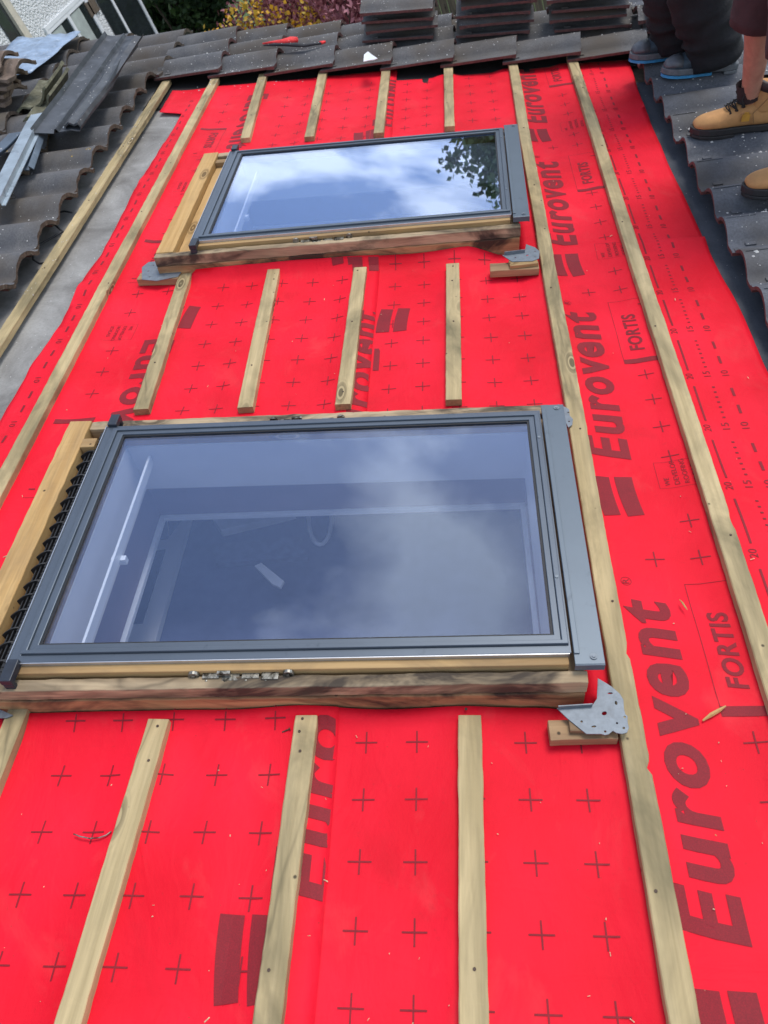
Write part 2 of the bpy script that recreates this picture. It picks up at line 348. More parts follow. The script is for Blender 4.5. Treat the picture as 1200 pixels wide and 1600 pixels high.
# ------------------------------------------------------------------ our house under the roof
hw = empty('bungalow', M, 'white bungalow under the stripped roof, mostly hidden by the red membrane', 'house')
mb = MB(); mb.box(-4.4, 3.2, -3.5, 5.78, -.26, -.245, mp=None)
RIN = [(-1.42, -.10), (.0, 0)]
def roof_deck():
    """boarding under the felt, with the two window openings left out"""
    m = MB(); us = [-4.4, -1.40, -.10, 3.2]; vs = [-3.5, .93, 1.70, 2.93, 3.72, 5.70]
    for i in range(3):
        for j in range(5):
            if i == 1 and j in (1, 3): continue
            m.box(us[i], us[i + 1], vs[j], vs[j + 1], -.060, -.030)
    return m
dk = roof_deck().build('roof_deck', M_fence, hw)
m = MB()
iw = M.inverted()
def wall_box(m, x0, x1, y0, y1, z0, z1):
    P = [(x0, y0, z0), (x1, y0, z0), (x1, y1, z0), (x0, y1, z0), (x0, y0, z1), (x1, y0, z1), (x1, y1, z1), (x0, y1, z1)]
    m.add([iw @ Vector(p) for p in P], [(3, 2, 1, 0), (4, 5, 6, 7), (0, 1, 5, 4), (1, 2, 6, 5), (2, 3, 7, 6), (3, 0, 4, 7)])
def gable(y0, y1):
    P = []
    for y in (y0, y1):
        P += [(-4.1, y, 0), (2.9, y, 0), (2.9, y, ROOFZ - 2.9 * math.tan(PITCH) - .08), (-4.1, y, ROOFZ + 4.1 * math.tan(PITCH) - .08)]
    m.add([iw @ Vector(p) for p in P], [(0, 1, 2, 3), (7, 6, 5, 4), (0, 4, 5, 1), (1, 5, 6, 2), (2, 6, 7, 3), (3, 7, 4, 0)])
gable(5.4, 5.6); gable(-3.4, -3.2)
zt = ROOFZ - 2.9 * math.tan(PITCH) - .09
for (ya, yb, za, zb) in ((-3.2, -.6, 0, zt), (4.2, 5.4, 0, zt), (-.6, 4.2, 0, .35), (-.6, 4.2, zt - .12, zt)): wall_box(m, 2.7, 2.89, ya, yb, za, zb)  # wide opening added in the eaves wall to let daylight into the room
wall_box(m, -4.09, -3.9, -3.2, 5.4, 0, ROOFZ + 3.9 * math.tan(PITCH) - .09)
m.build('wall', M_pebble, hw)
# rooms seen through the two panes
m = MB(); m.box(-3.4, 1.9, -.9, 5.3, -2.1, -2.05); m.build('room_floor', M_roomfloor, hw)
m = MB(); m.box(-3.45, -3.4, -.9, 5.3, -2.1, -.30); m.box(-3.4, 1.9, 5.3, 5.35, -2.1, -.30); m.box(-3.4, 1.9, -.95, -.9, -2.1, -.30); m.build('room_wall', M_roomdark, hw)  # eaves side left out so daylight brightens the room
m = MB()
us = [-3.4, -1.36, -.13, 1.9]; vs = [-.9, .95, 1.70, 2.96, 3.70, 5.3]
for i in range(3):
    for j in range(5):
        if not (i == 1 and j in (1, 3)): m.box(us[i], us[i + 1], vs[j], vs[j + 1], -.30, -.28)
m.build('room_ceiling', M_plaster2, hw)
# window reveals
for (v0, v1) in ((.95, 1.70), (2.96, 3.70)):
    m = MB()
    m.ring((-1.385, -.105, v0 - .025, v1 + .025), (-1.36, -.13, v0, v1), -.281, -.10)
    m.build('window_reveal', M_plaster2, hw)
    m = MB(); m.ring((-1.39, -.10, v0 - .03, v1 + .03), (-1.345, -.145, v0 + .012, v1 - .012), -.302, -.318); m.build('reveal_trim', M_white, hw)
# pieces of the room: pale wall with a dark picture, lamp, worktop and chair, placed where the pane shows them, raised to catch its light
def room_piece(name, px, w, th, mat):
    m = MB(); m.prism([at(x, y, w) for x, y in px], w - th, w); return m.build(name, mat, hw)
M_dim = simple('pale_blue_furniture', (.62, .64, .68), .6, nsc=6, amt=.2)
M_navy = simple('navy_platform', (.09, .11, .20), .95, nsc=5, amt=.3)
m = MB(); m.box(-1.9, .4, .7, 2.6, -.66, -.62); m.build('added_platform', M_navy, hw)  # invented surface, added to hold the pieces up in the window light
room_piece('pale_panel', [(165, 872), (200, 850), (262, 842), (302, 790), (240, 1012), (130, 1012)], -.585, .03, M_plaster)
room_piece('picture', [(212, 866), (258, 858), (222, 972), (170, 978)], -.575, .008, M_poster)
room_piece('worktop', [(330, 806), (430, 778), (460, 800), (345, 828)], -.56, .04, M_dim)
room_piece('shelf', [(330, 850), (470, 838), (480, 868), (338, 880)], -.585, .03, simple('blue_cushion', (.10, .12, .20), .9))
room_piece('door_handle', [(398, 884), (408, 879), (444, 908), (438, 918), (425, 912)], -.53, .01, M_plaster)
c0 = Vector((*at(500, 808, -.57), -.57)); c1 = Vector((*at(500, 768, -.57), -.57)); c2 = Vector((*at(518, 808, -.57), -.57))
m = MB(); m.tube([c0 + (c1 - c0) * math.cos(a / 24 * 2 * math.pi) + (c2 - c0) * math.sin(a / 24 * 2 * math.pi) for a in range(25)], .008, 8); m.build('chair_ring', M_dim, hw, smooth=True)  # pale ring of the chair
m = MB(); lu, lv = at(190, 932, -.5); m.tube([(lu, lv, -.50), (lu, lv, -.51), (lu, lv, -.56)], [.03, .045, .045], 20); m.tube([(lu, lv, -.55), (lu - .05, lv + .09, -.57), (lu - .07, lv + .13, -.60)], .01, 8); m.build('lamp', M_poster, hw, smooth=True)
m = MB(); rb = random.Random(12)
for i in range(26):
    x, y = rb.uniform(180, 262), rb.uniform(768, 830); e_ = rb.uniform(-10, 30); a_ = Vector((*at(x, y, -.5), -.5)); m.tube([a_, Vector((*at(x + e_ * .5, y + 10, -.51), -.51)), Vector((*at(x + e_, y + 30, -.54), -.54))], .0013, 5)
m.build('dried_grass', M_plaster, hw)
m = MB(); m.tube([(*at(158, 779, -.12), -.12), (*at(298, 746, -.16), -.16)], .009, 8); m.build('pole', M_oldU, hw)

# ------------------------------------------------------------------ felt and membranes
def sag(u, v):
    a = noise.noise(Vector((u * 2.2, v * 2.2, 1.7))) * .012 + noise.noise(Vector((u * 6, v * 2.5, 4.7))) * .006 + noise.noise(Vector((u * 3, v * 13, 8.7))) * .0032
    return -.006 + a - .005 * (1 - math.cos(2 * math.pi * v / .45)) * .5
def clampb(u, v):
    """membrane is nailed flat under the battens"""
    d = min(abs(u - b) for b in (-2.01, -1.705, -1.385, -1.04, -.695, -.34, 0., .32))
    k = min(1, max(0, (d - .022) / .07)); return k * k * (3 - 2 * k)
WC = ([(10, 1035), (167, 665), (881, 638), (943, 1018)], [(298, 376), (360, 235), (809, 196), (827, 331)])
def front_line(c):
    (u0, v0), (u1, v1) = at(*c[0], .13), at(*c[3], .13)
    return lambda u: v0 + (v1 - v0) * (u - u0) / (u1 - u0) - .066
FR = [(front_line(WC[0]), lambda u: .014 + .004 * math.sin(u * 5) + .016 * math.exp(-((u + .70) / .10) ** 2) + .014 * math.exp(-((u + .35) / .09) ** 2), -1.47, -.125),
      (front_line(WC[1]), lambda u: .032 + .014 * math.sin(3 * (u + 1.5)) + .022 * math.exp(-((u + .28) / .12) ** 2) - max(0, (u + .27)) * .25, -1.40, -.13)]
def hsurf(u, v):
    """height of the membrane: nailed flat under battens, sagging between, turned up against the near side of each frame"""
    z = sag(u, v); z = (z if z > -.008 else -.008 - .007 * math.tanh((-.008 - z) / .007)) * clampb(u, v)
    for vf, hh, a, b in FR:
        f0 = vf(u)
        if f0 - .12 < v < f0 + .03:
            wd = .075 + .02 * noise.noise(Vector((u * 4, 3, 1))); t = min(1, max(0., 1 - (f0 - v) / wd)); e = min(1, max(0, (u - a) / .05)) * min(1, max(0, (b - u) / .05))
            z = z * (1 - t) + e * (hh(u) * t ** 2.4 + .003 * t * noise.noise(Vector((u * 8, v * 8, 2))))
    return z
HOLES = [(-1.44, -.085, FR[0][0](-.7), 1.80), (-1.43, -.085, FR[1][0](-.7), 3.80)]
def sheet(name, ufun0, ufun1, v0, v1, w, mat, parent=None, mw=None, du=.028, dv=.022, hf=hsurf, thick=.0012, holes=HOLES):
    m = MB(); nv = int((v1 - v0) / dv); vs = [v0 + (v1 - v0) * i / nv for i in range(nv + 1)]
    for h in holes:
        for e in (h[2], h[3]):
            k = min(range(len(vs)), key=lambda q: abs(vs[q] - e)); vs[k] = e
    umin = min(ufun0(v) for v in vs); umax = max(ufun1(v) for v in vs); nu = max(2, int((umax - umin) / du))
    us = [umin + (umax - umin) * i / nu for i in range(nu + 1)]
    for h in holes:
        for e in (h[0], h[1]):
            if umin < e < umax:
                k = min(range(1, nu), key=lambda q: abs(us[q] - e)); us[k] = e
    idx = {}
    for j, v in enumerate(vs):
        a, b = ufun0(v), ufun1(v)
        for i, u in enumerate(us):
            uu = min(max(u, a), b); idx[i, j] = len(m.v); v_ = v
            if hf is hsurf:
                for q, h in enumerate(holes):
                    if v == h[2] and h[0] - .001 <= u <= h[1] + .001: v_ = FR[q][0](u)
            m.v.append((uu, v_, hf(uu, v_) + w))
    for j in range(nv):
        for i in range(nu):
            um, vm = (us[i] + us[i + 1]) / 2, (vs[j] + vs[j + 1]) / 2
            if any(h[0] < um < h[1] and h[2] < vm < h[3] for h in holes): continue
            if us[i + 1] <= min(ufun0(vs[j]), ufun0(vs[j + 1])) or us[i] >= max(ufun1(vs[j]), ufun1(vs[j + 1])): continue
            m.f.append((idx[i, j], idx[i + 1, j], idx[i + 1, j + 1], idx[i, j + 1])); m.m.append(0)
    me = m.mesh(name); bm = bmesh.new(); bm.from_mesh(me); bmesh.ops.remove_doubles(bm, verts=bm.verts, dist=1e-5)
    bmesh.ops.dissolve_degenerate(bm, dist=1e-6, edges=bm.edges)
    bmesh.ops.recalc_face_normals(bm, faces=bm.faces)
    if sum(f.normal.z for f in bm.faces) < 0: bmesh.ops.reverse_faces(bm, faces=bm.faces)
    bm.to_mesh(me); bm.free()
    o = link(name, me, mat, parent, mw, smooth=True)
    so = o.modifiers.new('solid', 'SOLIDIFY'); so.thickness = thick; so.offset = -1
    return o
fl = sheet('roofing_felt', lambda v: -4.35, lambda v: -1.0, -3.4, 5.68, -.022, M_felt, mw=M, du=.08, dv=.08, hf=lambda u, v: noise.noise(Vector((u * 1.5, v * 1.5, 9))) * .003, holes=HOLES)
tag(fl, 'old light grey roofing felt exposed between the left tiles and the red membrane', 'roofing felt')
bf = sheet('roofing_felt', lambda v: -2.10, lambda v: 3.1, 4.62, 5.68, -.014, M_blackfelt, mw=M, du=.08, dv=.05, hf=lambda u, v: 0, holes=[])
tag(bf, 'black felt strip showing under the far row of tiles above the red membrane', 'roofing felt')
sf = sheet('roofing_felt', lambda v: -1.0, lambda v: 3.1, -3.4, 4.42, -.026, M_slatefelt, mw=M, du=.06, dv=.08, hf=lambda u, v: .002 * math.sin(u * 160) if u > .5 else 0, holes=HOLES)
tag(sf, 'slate grey ribbed felt showing between the red membrane and the right tiles', 'roofing felt')

EDGE = [(-3.4, -1.88), (1.4, -1.86), (1.95, -1.875), (2.22, -1.868), (2.45, -1.856), (2.7, -1.86), (3.0, -1.845), (3.3, -1.85), (3.7, -1.86), (4.2, -1.84), (4.50, -1.83), (4.52, -1.97), (4.75, -1.97), (4.9, -1.97)]
def left_edge(v):
    for (a, b), (c, d) in zip(EDGE, EDGE[1:]):
        if a <= v <= c: return b + (d - b) * (v - a) / (c - a) + .004 * noise.noise(Vector((v * 14, 0, 0)))
    return EDGE[-1][1]
def right_edge(v): return .615 + .035 * max(0, (v - 3.2) / 1.4) ** 2 + .008 * noise.noise(Vector((v * 1.5, 3, 0)))
def topcut(u): return 4.80 - .085 * (u + .7) + .02 * noise.noise(Vector((u * 4, 7, 0)))
memR = sheet('breather_membrane', lambda v: -.70, right_edge, -1.0, 4.72, .0, M_red, mw=M)
tag(memR, 'bright red printed membrane sheet running up the right side of the roof', 'membrane', 'red roofing membrane sheets')
memL = sheet('breather_membrane', left_edge, lambda v: -.622 + .006 * noise.noise(Vector((v * 1.2, 5, 0))), -1.0, 4.86, .0028, M_red, mw=M)
tag(memL, 'bright red printed membrane sheet with a ragged left edge, under both roof windows', 'membrane', 'red roofing membrane sheets')
# --- printing
def text_mesh(txt, w, h, bold=0., shear=0., space=1.):
    """flat text in the box 0..w x 0..h ; built from the default font"""
    cu = bpy.data.curves.new('t', 'FONT'); cu.body = txt; cu.offset = bold; cu.shear = shear; cu.space_character = space; cu.resolution_u = 4
    ob = bpy.data.objects.new('t', cu); COL.objects.link(ob); bpy.context.view_layer.update()
    me = bpy.data.meshes.new_from_object(ob.evaluated_get(bpy.context.evaluated_depsgraph_get())); bpy.data.objects.remove(ob); bpy.data.curves.remove(cu)
    vs = [v.co.copy() for v in me.vertices]; x0 = min(v.x for v in vs); x1 = max(v.x for v in vs); y0 = min(v.y for v in vs); y1 = max(v.y for v in vs)
    out = [((v.x - x0) / (x1 - x0) * w, (v.y - y0) / (y1 - y0) * h) for v in vs]; fs = [tuple(p.vertices) for p in me.polygons]
    bpy.data.meshes.remove(me); return out, fs
class Ink:
    def __init__(s): s.b = MB()
    def poly(s, pts): s.b.add([(x, y, 0) for x, y in pts], [tuple(range(len(pts)))])
    def rect(s, u0, u1, v0, v1): s.poly([(u0, v0), (u1, v0), (u1, v1), (u0, v1)])
    def text(s, tm, u, v, up=True):
        """up: reads away from camera, baseline at u (tops to -u). else reads towards the camera, tops to +u"""
        vs, fs = tm
        P = [((u - y, v + x, 0) if up else (u + y, v - x, 0)) for x, y in vs]; s.b.add(P, fs)
    def build(s, name, parent, dw, clip=None, hf=None):
        me = s.b.mesh(name); bm = bmesh.new(); bm.from_mesh(me)
        us = [v.co.x for v in bm.verts]; vs = [v.co.y for v in bm.verts]
        for ax, lo, hi in ((0, min(us), max(us)), (1, min(vs), max(vs))):
            x = math.floor(lo / .024) * .024
            while x < hi:
                no = (1, 0, 0) if ax == 0 else (0, 1, 0); co = (x, 0, 0) if ax == 0 else (0, x, 0)
                bmesh.ops.bisect_plane(bm, geom=bm.verts[:] + bm.edges[:] + bm.faces[:], plane_co=co, plane_no=no, dist=1e-6); x += .024
        def inside(f):
            c = f.calc_center_median()
            if any(h[0] - .001 < c.x < h[1] + .001 and FR[q][0](c.x) - .002 < c.y < h[3] for q, h in enumerate(HOLES)): return True
            if clip and not (clip[0](c.y) < c.x < clip[1](c.y)): return True
            return c.y > 4.70 or c.y < -.95
        bmesh.ops.delete(bm, geom=[f for f in bm.faces if inside(f)], context='FACES')
        from mathutils.bvhtree import BVHTree
        pm = parent.data; bv = BVHTree.FromPolygons([v.co for v in pm.vertices], [tuple(p.vertices) for p in pm.polygons])
        for v in bm.verts:
            h_ = bv.ray_cast(Vector((v.co.x, v.co.y, .5)), Vector((0, 0, -1)))[0]
            v.co.z = (h_.z if h_ is not None else hsurf(v.co.x, v.co.y) + (.0028 if parent is memL else 0)) + .0011
        for f in bm.faces:
            if f.normal.z < 0: f.normal_flip()
        bm.to_mesh(me); bm.free(); return link(name, me, M_ink, parent, smooth=False)
T_euro = text_mesh('Eurovent', .745, .124, .032, .18, 1.14)
T_fortis = text_mesh('FORTIS', .205, .045, .028, .15, 1.10)
T_dev = [text_mesh(s_, .016 * len(s_) ** .9, .013, .002, 0) for s_ in ('WE', 'DEVELOP', 'ROOFING', 'IDEAS')]
T_r = text_mesh('R', .014, .016, .0)
T_num = {n: text_mesh(n, .028, .021, .0, 0) for n in ('10', '15', '20')}
def bars(ink, u, v, up=True):
    """two swooping bars before the word; u = baseline side, v = start (camera side)"""
    for k in (0, 1):
        a = .062 * k; sg = -1 if up else 1; pts = []
        N = 6
        for i in range(N + 1): s_ = i / N; pts.append((a + .004 + .014 * (1 - s_) ** 2, s_ * .148))
        for i in range(N + 1): s_ = 1 - i / N; pts.append((a + .052 + .012 * (1 - s_ ** 2) * 0 + .010 * (1 - s_) ** 2, s_ * .140 + .006))
        ink.poly([((u + sg * (.122 - x + .0)) if up else (u + x), v + (y if up else -y)) for x, y in pts])
def cross(ink, u, v, c0=-9, c1=9, s_=.0238):
    a, b = max(u - s_, c0), min(u + s_, c1)
    if b > a: ink.rect(a, b, v - .0016, v + .0016)
    if c0 < u < c1: ink.rect(u - .0016, u + .0016, v - s_, v + s_)
def circle(ink, u, v, r, t=.0012):
    n = 20
    for i in range(n):
        a, b = 2 * math.pi * i / n, 2 * math.pi * (i + 1) / n
        ink.poly([(u + r * math.cos(a), v + r * math.sin(a)), (u + r * math.cos(b), v + r * math.sin(b)), (u + (r - t) * math.cos(b), v + (r - t) * math.sin(b)), (u + (r - t) * math.cos(a), v + (r - t) * math.sin(a))])
def side_marks(ink, u_word, v0, sg):
    """FORTIS box and slogan box beside the word. sg=+1: right-hand edge reading up; -1: left-hand reading down"""
    def X(d): return u_word + sg * d
    def V(d): return v0 + sg * d
    def rc(a, b, c, d): ink.rect(min(X(a), X(b)), max(X(a), X(b)), min(V(c), V(d)), max(V(c), V(d)))
    rc(.050, .0514, .44, .79); rc(.050, .17, .79, .7912)
    rc(.050, .19, .435, .458); rc(.145, .165, .752, .757)
    ink.text(T_fortis, X(.125), V(.50), up=sg > 0)
    rc(.055, .056, -.115, -.015); rc(.055, .175, -.115, -.1142); rc(.055, .175, -.015, -.0142)
    for k, t_ in enumerate(T_dev): ink.text(t_, X(.085 + .025 * k), V(-.105), up=sg > 0)
# right-hand sheet
lt = Ink(); cx = Ink(); dm = Ink()
for k in range(-1, 4):
    v0 = .355 + 1.19 * k + (.04 if k > 0 else 0)
    lt.text(T_euro, .150, v0); bars(lt, .145, v0 - .215); side_marks(lt, .150, v0, 1)
    circle(lt, .062, v0 + .80, .013); lt.text(T_r, .069, v0 + .793)
def word_gap(v, off=0.):
    q = (v - .355) % 1.19; return q
for k in range(-10, 36):
    v = .489 + .1225 * k
    for u in (-.216, -.101, -.331, -.448, -.5585):
        cross(cx, u, v, c0=-.612)
    q = (v - .355 - (.04 if v > 1.4 else 0)) % 1.19
    if not (.41 < q < .81) and not (1.06 < q < 1.19) : cross(cx, .255, v)
    if .83 < q < .95: cross(cx, .145, v)
k = 0; v = -.9
while v < 4.6:
    dm.text(T_num['20'], .392, v, up=True); dm.rect(.381, .387, v + .045, v + .20)
    dm.text(T_num['15'], .446, v + .01); 
    for q in range(7): dm.rect(.436, .444, v + .058 + q * .022, v + .064 + q * .022)
    dm.text(T_num['10'], .500, v + .01)
    for q in (.075, .150): dm.rect(.487, .495, v + q, v + q + .036)
    v += .235
# the left border of the same roll, seen right of the seam, reads the other way
for v0 in (2.18, 3.42):
    lt.rect(-.617, -.597, v0 - .12, v0 - .01); lt.rect(-.617, -.600, v0 - .01, v0 + .0); bars(lt, -.622, v0 + .245, up=False)
clipR = (lambda v: -.618, lambda v: right_edge(v) - .01)
lt.build('lettering', memR, .0012, clipR); cx.build('cross_print', memR, .0010, clipR); dm.build('dimension_print', memR, .0011, clipR)
lt = Ink(); cx = Ink(); dm = Ink()
for v0 in (-.78, .41, 1.66, 2.86, 4.05):
    lt.text(T_euro, -.602, v0); bars(lt, -.700, v0 - .17)
for uu in (-.735, -.67): lt.poly([(uu + .010, 2.665), (uu + .050, 2.665), (uu + .046, 2.74), (uu + .035, 2.84), (uu - .006, 2.84), (uu + .004, 2.74)])
for v0 in (4.68, 3.49, 2.305, 1.11, -.08):
    lt.text(T_euro, -1.475, v0, up=False); bars(lt, -1.425, v0 + .20, up=False); side_marks(lt, -1.475, v0, -1)
for k in range(-10, 36):
    v = .539 + .1225 * k
    for u in (-1.235, -1.121, -1.0, -.880, -.764): cross(cx, u, v)
    q = (2.305 - v) % 1.19
    if not (.40 < q < .81) and not (1.06 < q < 1.19): cross(cx, -1.585, v)
    if .80 < q < .97: cross(cx, -1.46, v)
v = 4.7
while v > -.8:
    dm.text(T_num['15'], -1.762, v, up=False)
    for q in range(7): dm.rect(-1.752, -1.744, v - .064 - q * .022, v - .058 - q * .022)
    dm.text(T_num['10'], -1.828, v, up=False)
    for q in (.075, .150): dm.rect(-1.818, -1.810, v - q - .036, v - q)
    v -= .235
clipL = (lambda v: left_edge(v) + .006, lambda v: -.626)
lt.build('lettering', memL, .0040, clipL); cx.build('cross_print', memL, .0038, clipL); dm.build('dimension_print', memL, .0039, clipL)

# ------------------------------------------------------------------ battens
def batten_mesh(L, seed, notches=()):
    rnd = random.Random(seed); m = MB(); n = max(3, int(L / .014)); hw_, T = .025, .025; rs = []
    for i in range(n + 1):
        y = L * i / n; j = lambda s_, a: a * noise.noise(Vector((y * s_, seed * 3.1, a * 900))) + (.0012 if a < .002 else 0) * noise.noise(Vector((y * 38, seed, a * 500)))
        w_ = hw_ + j(6, .0012); o = j(1.1, .004); c = .0018
        nt = 0
        for (p, d, wd) in notches:
            e = abs(y - p) / wd
            if e < 1: nt += d * (1 - e * e)
        r_ = w_ - nt
        rs.append([(o - w_, y, .0), (o + r_, y, .0), (o + r_ , y, T - c), (o + r_ - c, y, T), (o - w_ + c + .0006, y, T + j(9, .0008)), (o - w_, y, T - c - .0006)])
    m.rings(rs); return m.mesh('roof_batten')
def batten(u0, v0, u1, v1, label, seed, nails=(), notches=(), w=.0018, group='treated roof battens nailed across the membrane'):
    L = math.hypot(u1 - u0, v1 - v0); a = math.atan2(-(u1 - u0), (v1 - v0))
    root = empty('roof_batten', RT(u0, v0, w, a), label, 'batten', group)
    link('batten_wood', batten_mesh(L, seed, notches), M_batten, root)
    rnd = random.Random(seed)
    for p in nails:
        m = MB(); x = rnd.uniform(-.012, .012); m.tube([(x, p, .0248), (x, p, .0264)], .0032, 8); m.build('nail_head', M_nail, root)
    return root
def B(x0, y0, x1, y1, label, seed, ext=0., **k):
    """batten centre line from photo pixels on its top face; ext lengthens it towards the camera"""
    a, b = at(x0, y0, .025), at(x1, y1, .025)
    if ext:
        d = (Vector(a) - Vector(b)).normalized(); a = tuple(Vector(a) + d * ext)
    if y1 < 140:
        d = (Vector(b) - Vector(a)).normalized(); b = tuple(Vector(b) + d * .12)
    return batten(a[0], a[1], b[0], b[1], label, seed, **k)
B(1069, 1598, 801, 101, 'full length batten beside the right ends of both roof windows', 1, ext=.9, nails=(1.1, 1.74, 2.35, 3.1, 3.9, 4.5), notches=((1.335, .009, .012), (1.60, .006, .015)))
B(1058, 600, 896, 98, 'full length batten on the far right with printed numbers along its right side', 2, ext=2.6, nails=(1.2, 2.0, 2.9, 3.6, 4.3, 5.0), notches=((2.05, .005, .03),))
B(742, 1600, 733, 1118, 'short batten below the lower roof window, rightmost of four, split at its top nail', 3, ext=.9, nails=(1.475, .98))
B(417, 1600, 478, 1118, 'short batten below the lower roof window under the window lock, with three nail holes', 4, ext=.9, nails=(1.465, 1.435, 1.39, .98))
B(106, 1600, 248, 1124, 'short batten below the lower roof window, second from the left', 5, ext=.9, nails=(1.46, 1.38, .7))
batten(-1.385, -.5, -1.375, .832, 'short batten end below the lower roof window at the left edge', 6, nails=(1.31,))
B(220, 640, 290, 428, 'batten between the roof windows, leftmost, crossing the upside down word', 7, nails=(.25, .74))
B(383, 637, 427, 421, 'plain batten between the roof windows, second from the left', 8, nails=(.22, .76))
B(534, 632, 563, 418, 'batten between the roof windows with its top end on the dark printed bars', 9, nails=(.06, .45, .79))
B(709, 625, 707, 412, 'batten between the roof windows, rightmost of the four', 10, nails=(.42, .68, .78))
B(383, 216, 408, 127, 'short batten above the upper roof window, leftmost of four', 11, nails=(.3,))
B(483, 214, 502, 122, 'short batten above the upper roof window, second from the left', 12, nails=(.4,))
B(592, 208, 602, 118, 'short batten above the upper roof window, third from the left', 13, nails=(.4,))
B(702, 198, 700, 108, 'short batten above the upper roof window, rightmost of four with a dark knot', 14, nails=(.3,))
B(88, 590, 330, 133, 'full length batten left of both roof windows lying on red membrane', 15, ext=1.6, nails=(2.2, 2.8, 3.3, 4.0), notches=((2.14, .006, .012),))
B(0, 530, 253, 137, 'full length yellowish batten lying on grey felt at the left', 16, ext=.9, nails=(1.4, 2.0, 2.6))
# batten under the heads of the right tiles
batten(.78, -.9, .78, 4.7, 'batten half hidden under the heads of the right tiles', 17)

# ------------------------------------------------------------------ roof tiles
TW, TL = .236, .42
def tz(t):
    """tile profile across its width, t in 0..1 : flat pan then a raised roll"""
    t = t % 1.0
    r = max(0., math.sin(math.pi * min(1, max(0, (t - .26) / .72)))) ** .75
    return .044 * r - .004 * math.exp(-((t - .17) / .1) ** 2)
def tile_mesh(name, seed, nose_rough=.0):
    m = MB(); nu, nv = 8, 20; th = .013
    top, bot = {}, {}
    for i in range(nu + 1):
        u = -TL * (1 - i / nu)
        for j in range(nv + 1):
            t = -.04 + 1.10 * j / nv; v = (t) * TW
            z = tz(max(0, min(.999, t))) if 0 <= t <= 1 else (tz(0) if t < 0 else .003)
            z += .0012 * noise.noise(Vector((u * 14, v * 14, seed)))
            uu = u + (.006 * noise.noise(Vector((v * 40, seed, 2))) if i == nu else 0)
            top[i, j] = len(m.v); m.v.append((uu, v, z + th))
    for i in range(nu + 1):
        u = -TL * (1 - i / nu)
        for j in range(nv + 1):
            x, y, z = m.v[top[i, j]]; t_ = th + (.006 if i == nu else 0)
            bot[i, j] = len(m.v); m.v.append((x - (.003 if i == nu else 0), y, z - t_))
    def q(a, mi): m.f.append(a); m.m.append(mi)
    for i in range(nu):
        for j in range(nv):
            q((top[i, j], top[i + 1, j], top[i + 1, j + 1], top[i, j + 1]), 0); q((bot[i, j], bot[i, j + 1], bot[i + 1, j + 1], bot[i + 1, j]), 0)
    for j in range(nv):
        q((top[nu, j], bot[nu, j], bot[nu, j + 1], top[nu, j + 1]), 1); q((top[0, j], top[0, j + 1], bot[0, j + 1], bot[0, j]), 2)
    for i in range(nu):
        q((top[i, 0], bot[i, 0], bot[i + 1, 0], top[i + 1, 0]), 2); q((top[i, nv], top[i + 1, nv], bot[i + 1, nv], bot[i, nv]), 1)
    # nail nib on the head of the tile
    for (tt, ln) in ((.17, .035),):
        z = tz(tt) + th
        m.box(-TL + .055, -TL + .055 + ln, tt * TW - .010, tt * TW + .010, z - .004, z + .006)
    m.box(-TL + .01, -TL + .11, .66 * TW, .665 * TW, tz(.66) + th - .003, tz(.66) + th + .003)
    me = m.mesh(name)
    for p in me.polygons: p.use_smooth = True
    try: me.set_sharp_from_angle(angle=R_(50))
    except Exception: pass
    return me
def tmesh(mats, seed):
    me = tile_mesh('roof_tile', seed)
    for m_ in mats: me.materials.append(m_)
    return me
SHEAR = -.105
TILE_L = [tmesh((M_tile, M_tile_edge, M_tile_red), s_) for s_ in (1, 2)]; TILE_LL = tmesh((M_tile_l, M_tile_edge, M_tile_red), 3)
TILE_R = [tmesh((M_tile_r, M_tile_red, M_tile_red), s_) for s_ in (4, 5)]
TILE_F = [tmesh((M_tile, M_tile_red, M_tile_red), s_) for s_ in (6, 7)]
def lay(root, meshes, k, v, yaw=math.atan(SHEAR), w0=.030, rnd=random.Random(3), tilt=.085, du=0., sy=1.):
    un = -.30 + .345 * k + du
    o = bpy.data.objects.new('roof_tile', rnd.choice(meshes)); COL.objects.link(o); o.parent = root
    o.location = (un + rnd.uniform(-.006, .006), v + rnd.uniform(-.003, .003), w0 + TL * math.sin(tilt) )
    o.scale = (1, sy, 1); o.rotation_euler = (0, -tilt + rnd.uniform(-.006, .006), yaw + rnd.uniform(-.006, .006)); return o
rt = empty('tiled_roof_area', M, 'weathered grey roof tiles left of the grey felt, with lichen spots and mortar stained ends', 'roof tiles')
for k in range(-11, -4):
    un = -.30 + .345 * k; base = 4.80 + SHEAR * (un + .3)
    for j in range(-12, 4):
        v = base + j * TW * 1.10
        if v < 2.15 - .2 * (k + 5): continue
        if v > 5.62: continue
        if k == -5 and j >= 0: lay(rt, TILE_L, k, v, w0=.012, du=-.03, sy=1.1); continue
        lay(rt, TILE_L if not (j == 3 or (k + j) % 5 == 0) else [TILE_LL], k, v, w0=.010, du=-.085, sy=1.1)
rt = empty('tiled_roof_area', M, 'single strip of dark red edged tiles along the far end of the membrane', 'roof tiles')
for k in range(-4, 4):
    un = -.30 + .345 * k
    for j in range(3):
        lay(rt, TILE_F, k, 4.745 + SHEAR * (un + .3) * 1.25 + j * TW, w0=.028)
rt = empty('tiled_roof_area', M, 'blue grey tiles with bare heads and red edges to the right, scattered with chips', 'roof tiles')
for k in range(4, 8):
    for j in range(-3, 15):
        v = 2.111 - TW * .12 + j * TW
        lay(rt, TILE_R, k, v, yaw=-.02, w0=.032, tilt=.07)

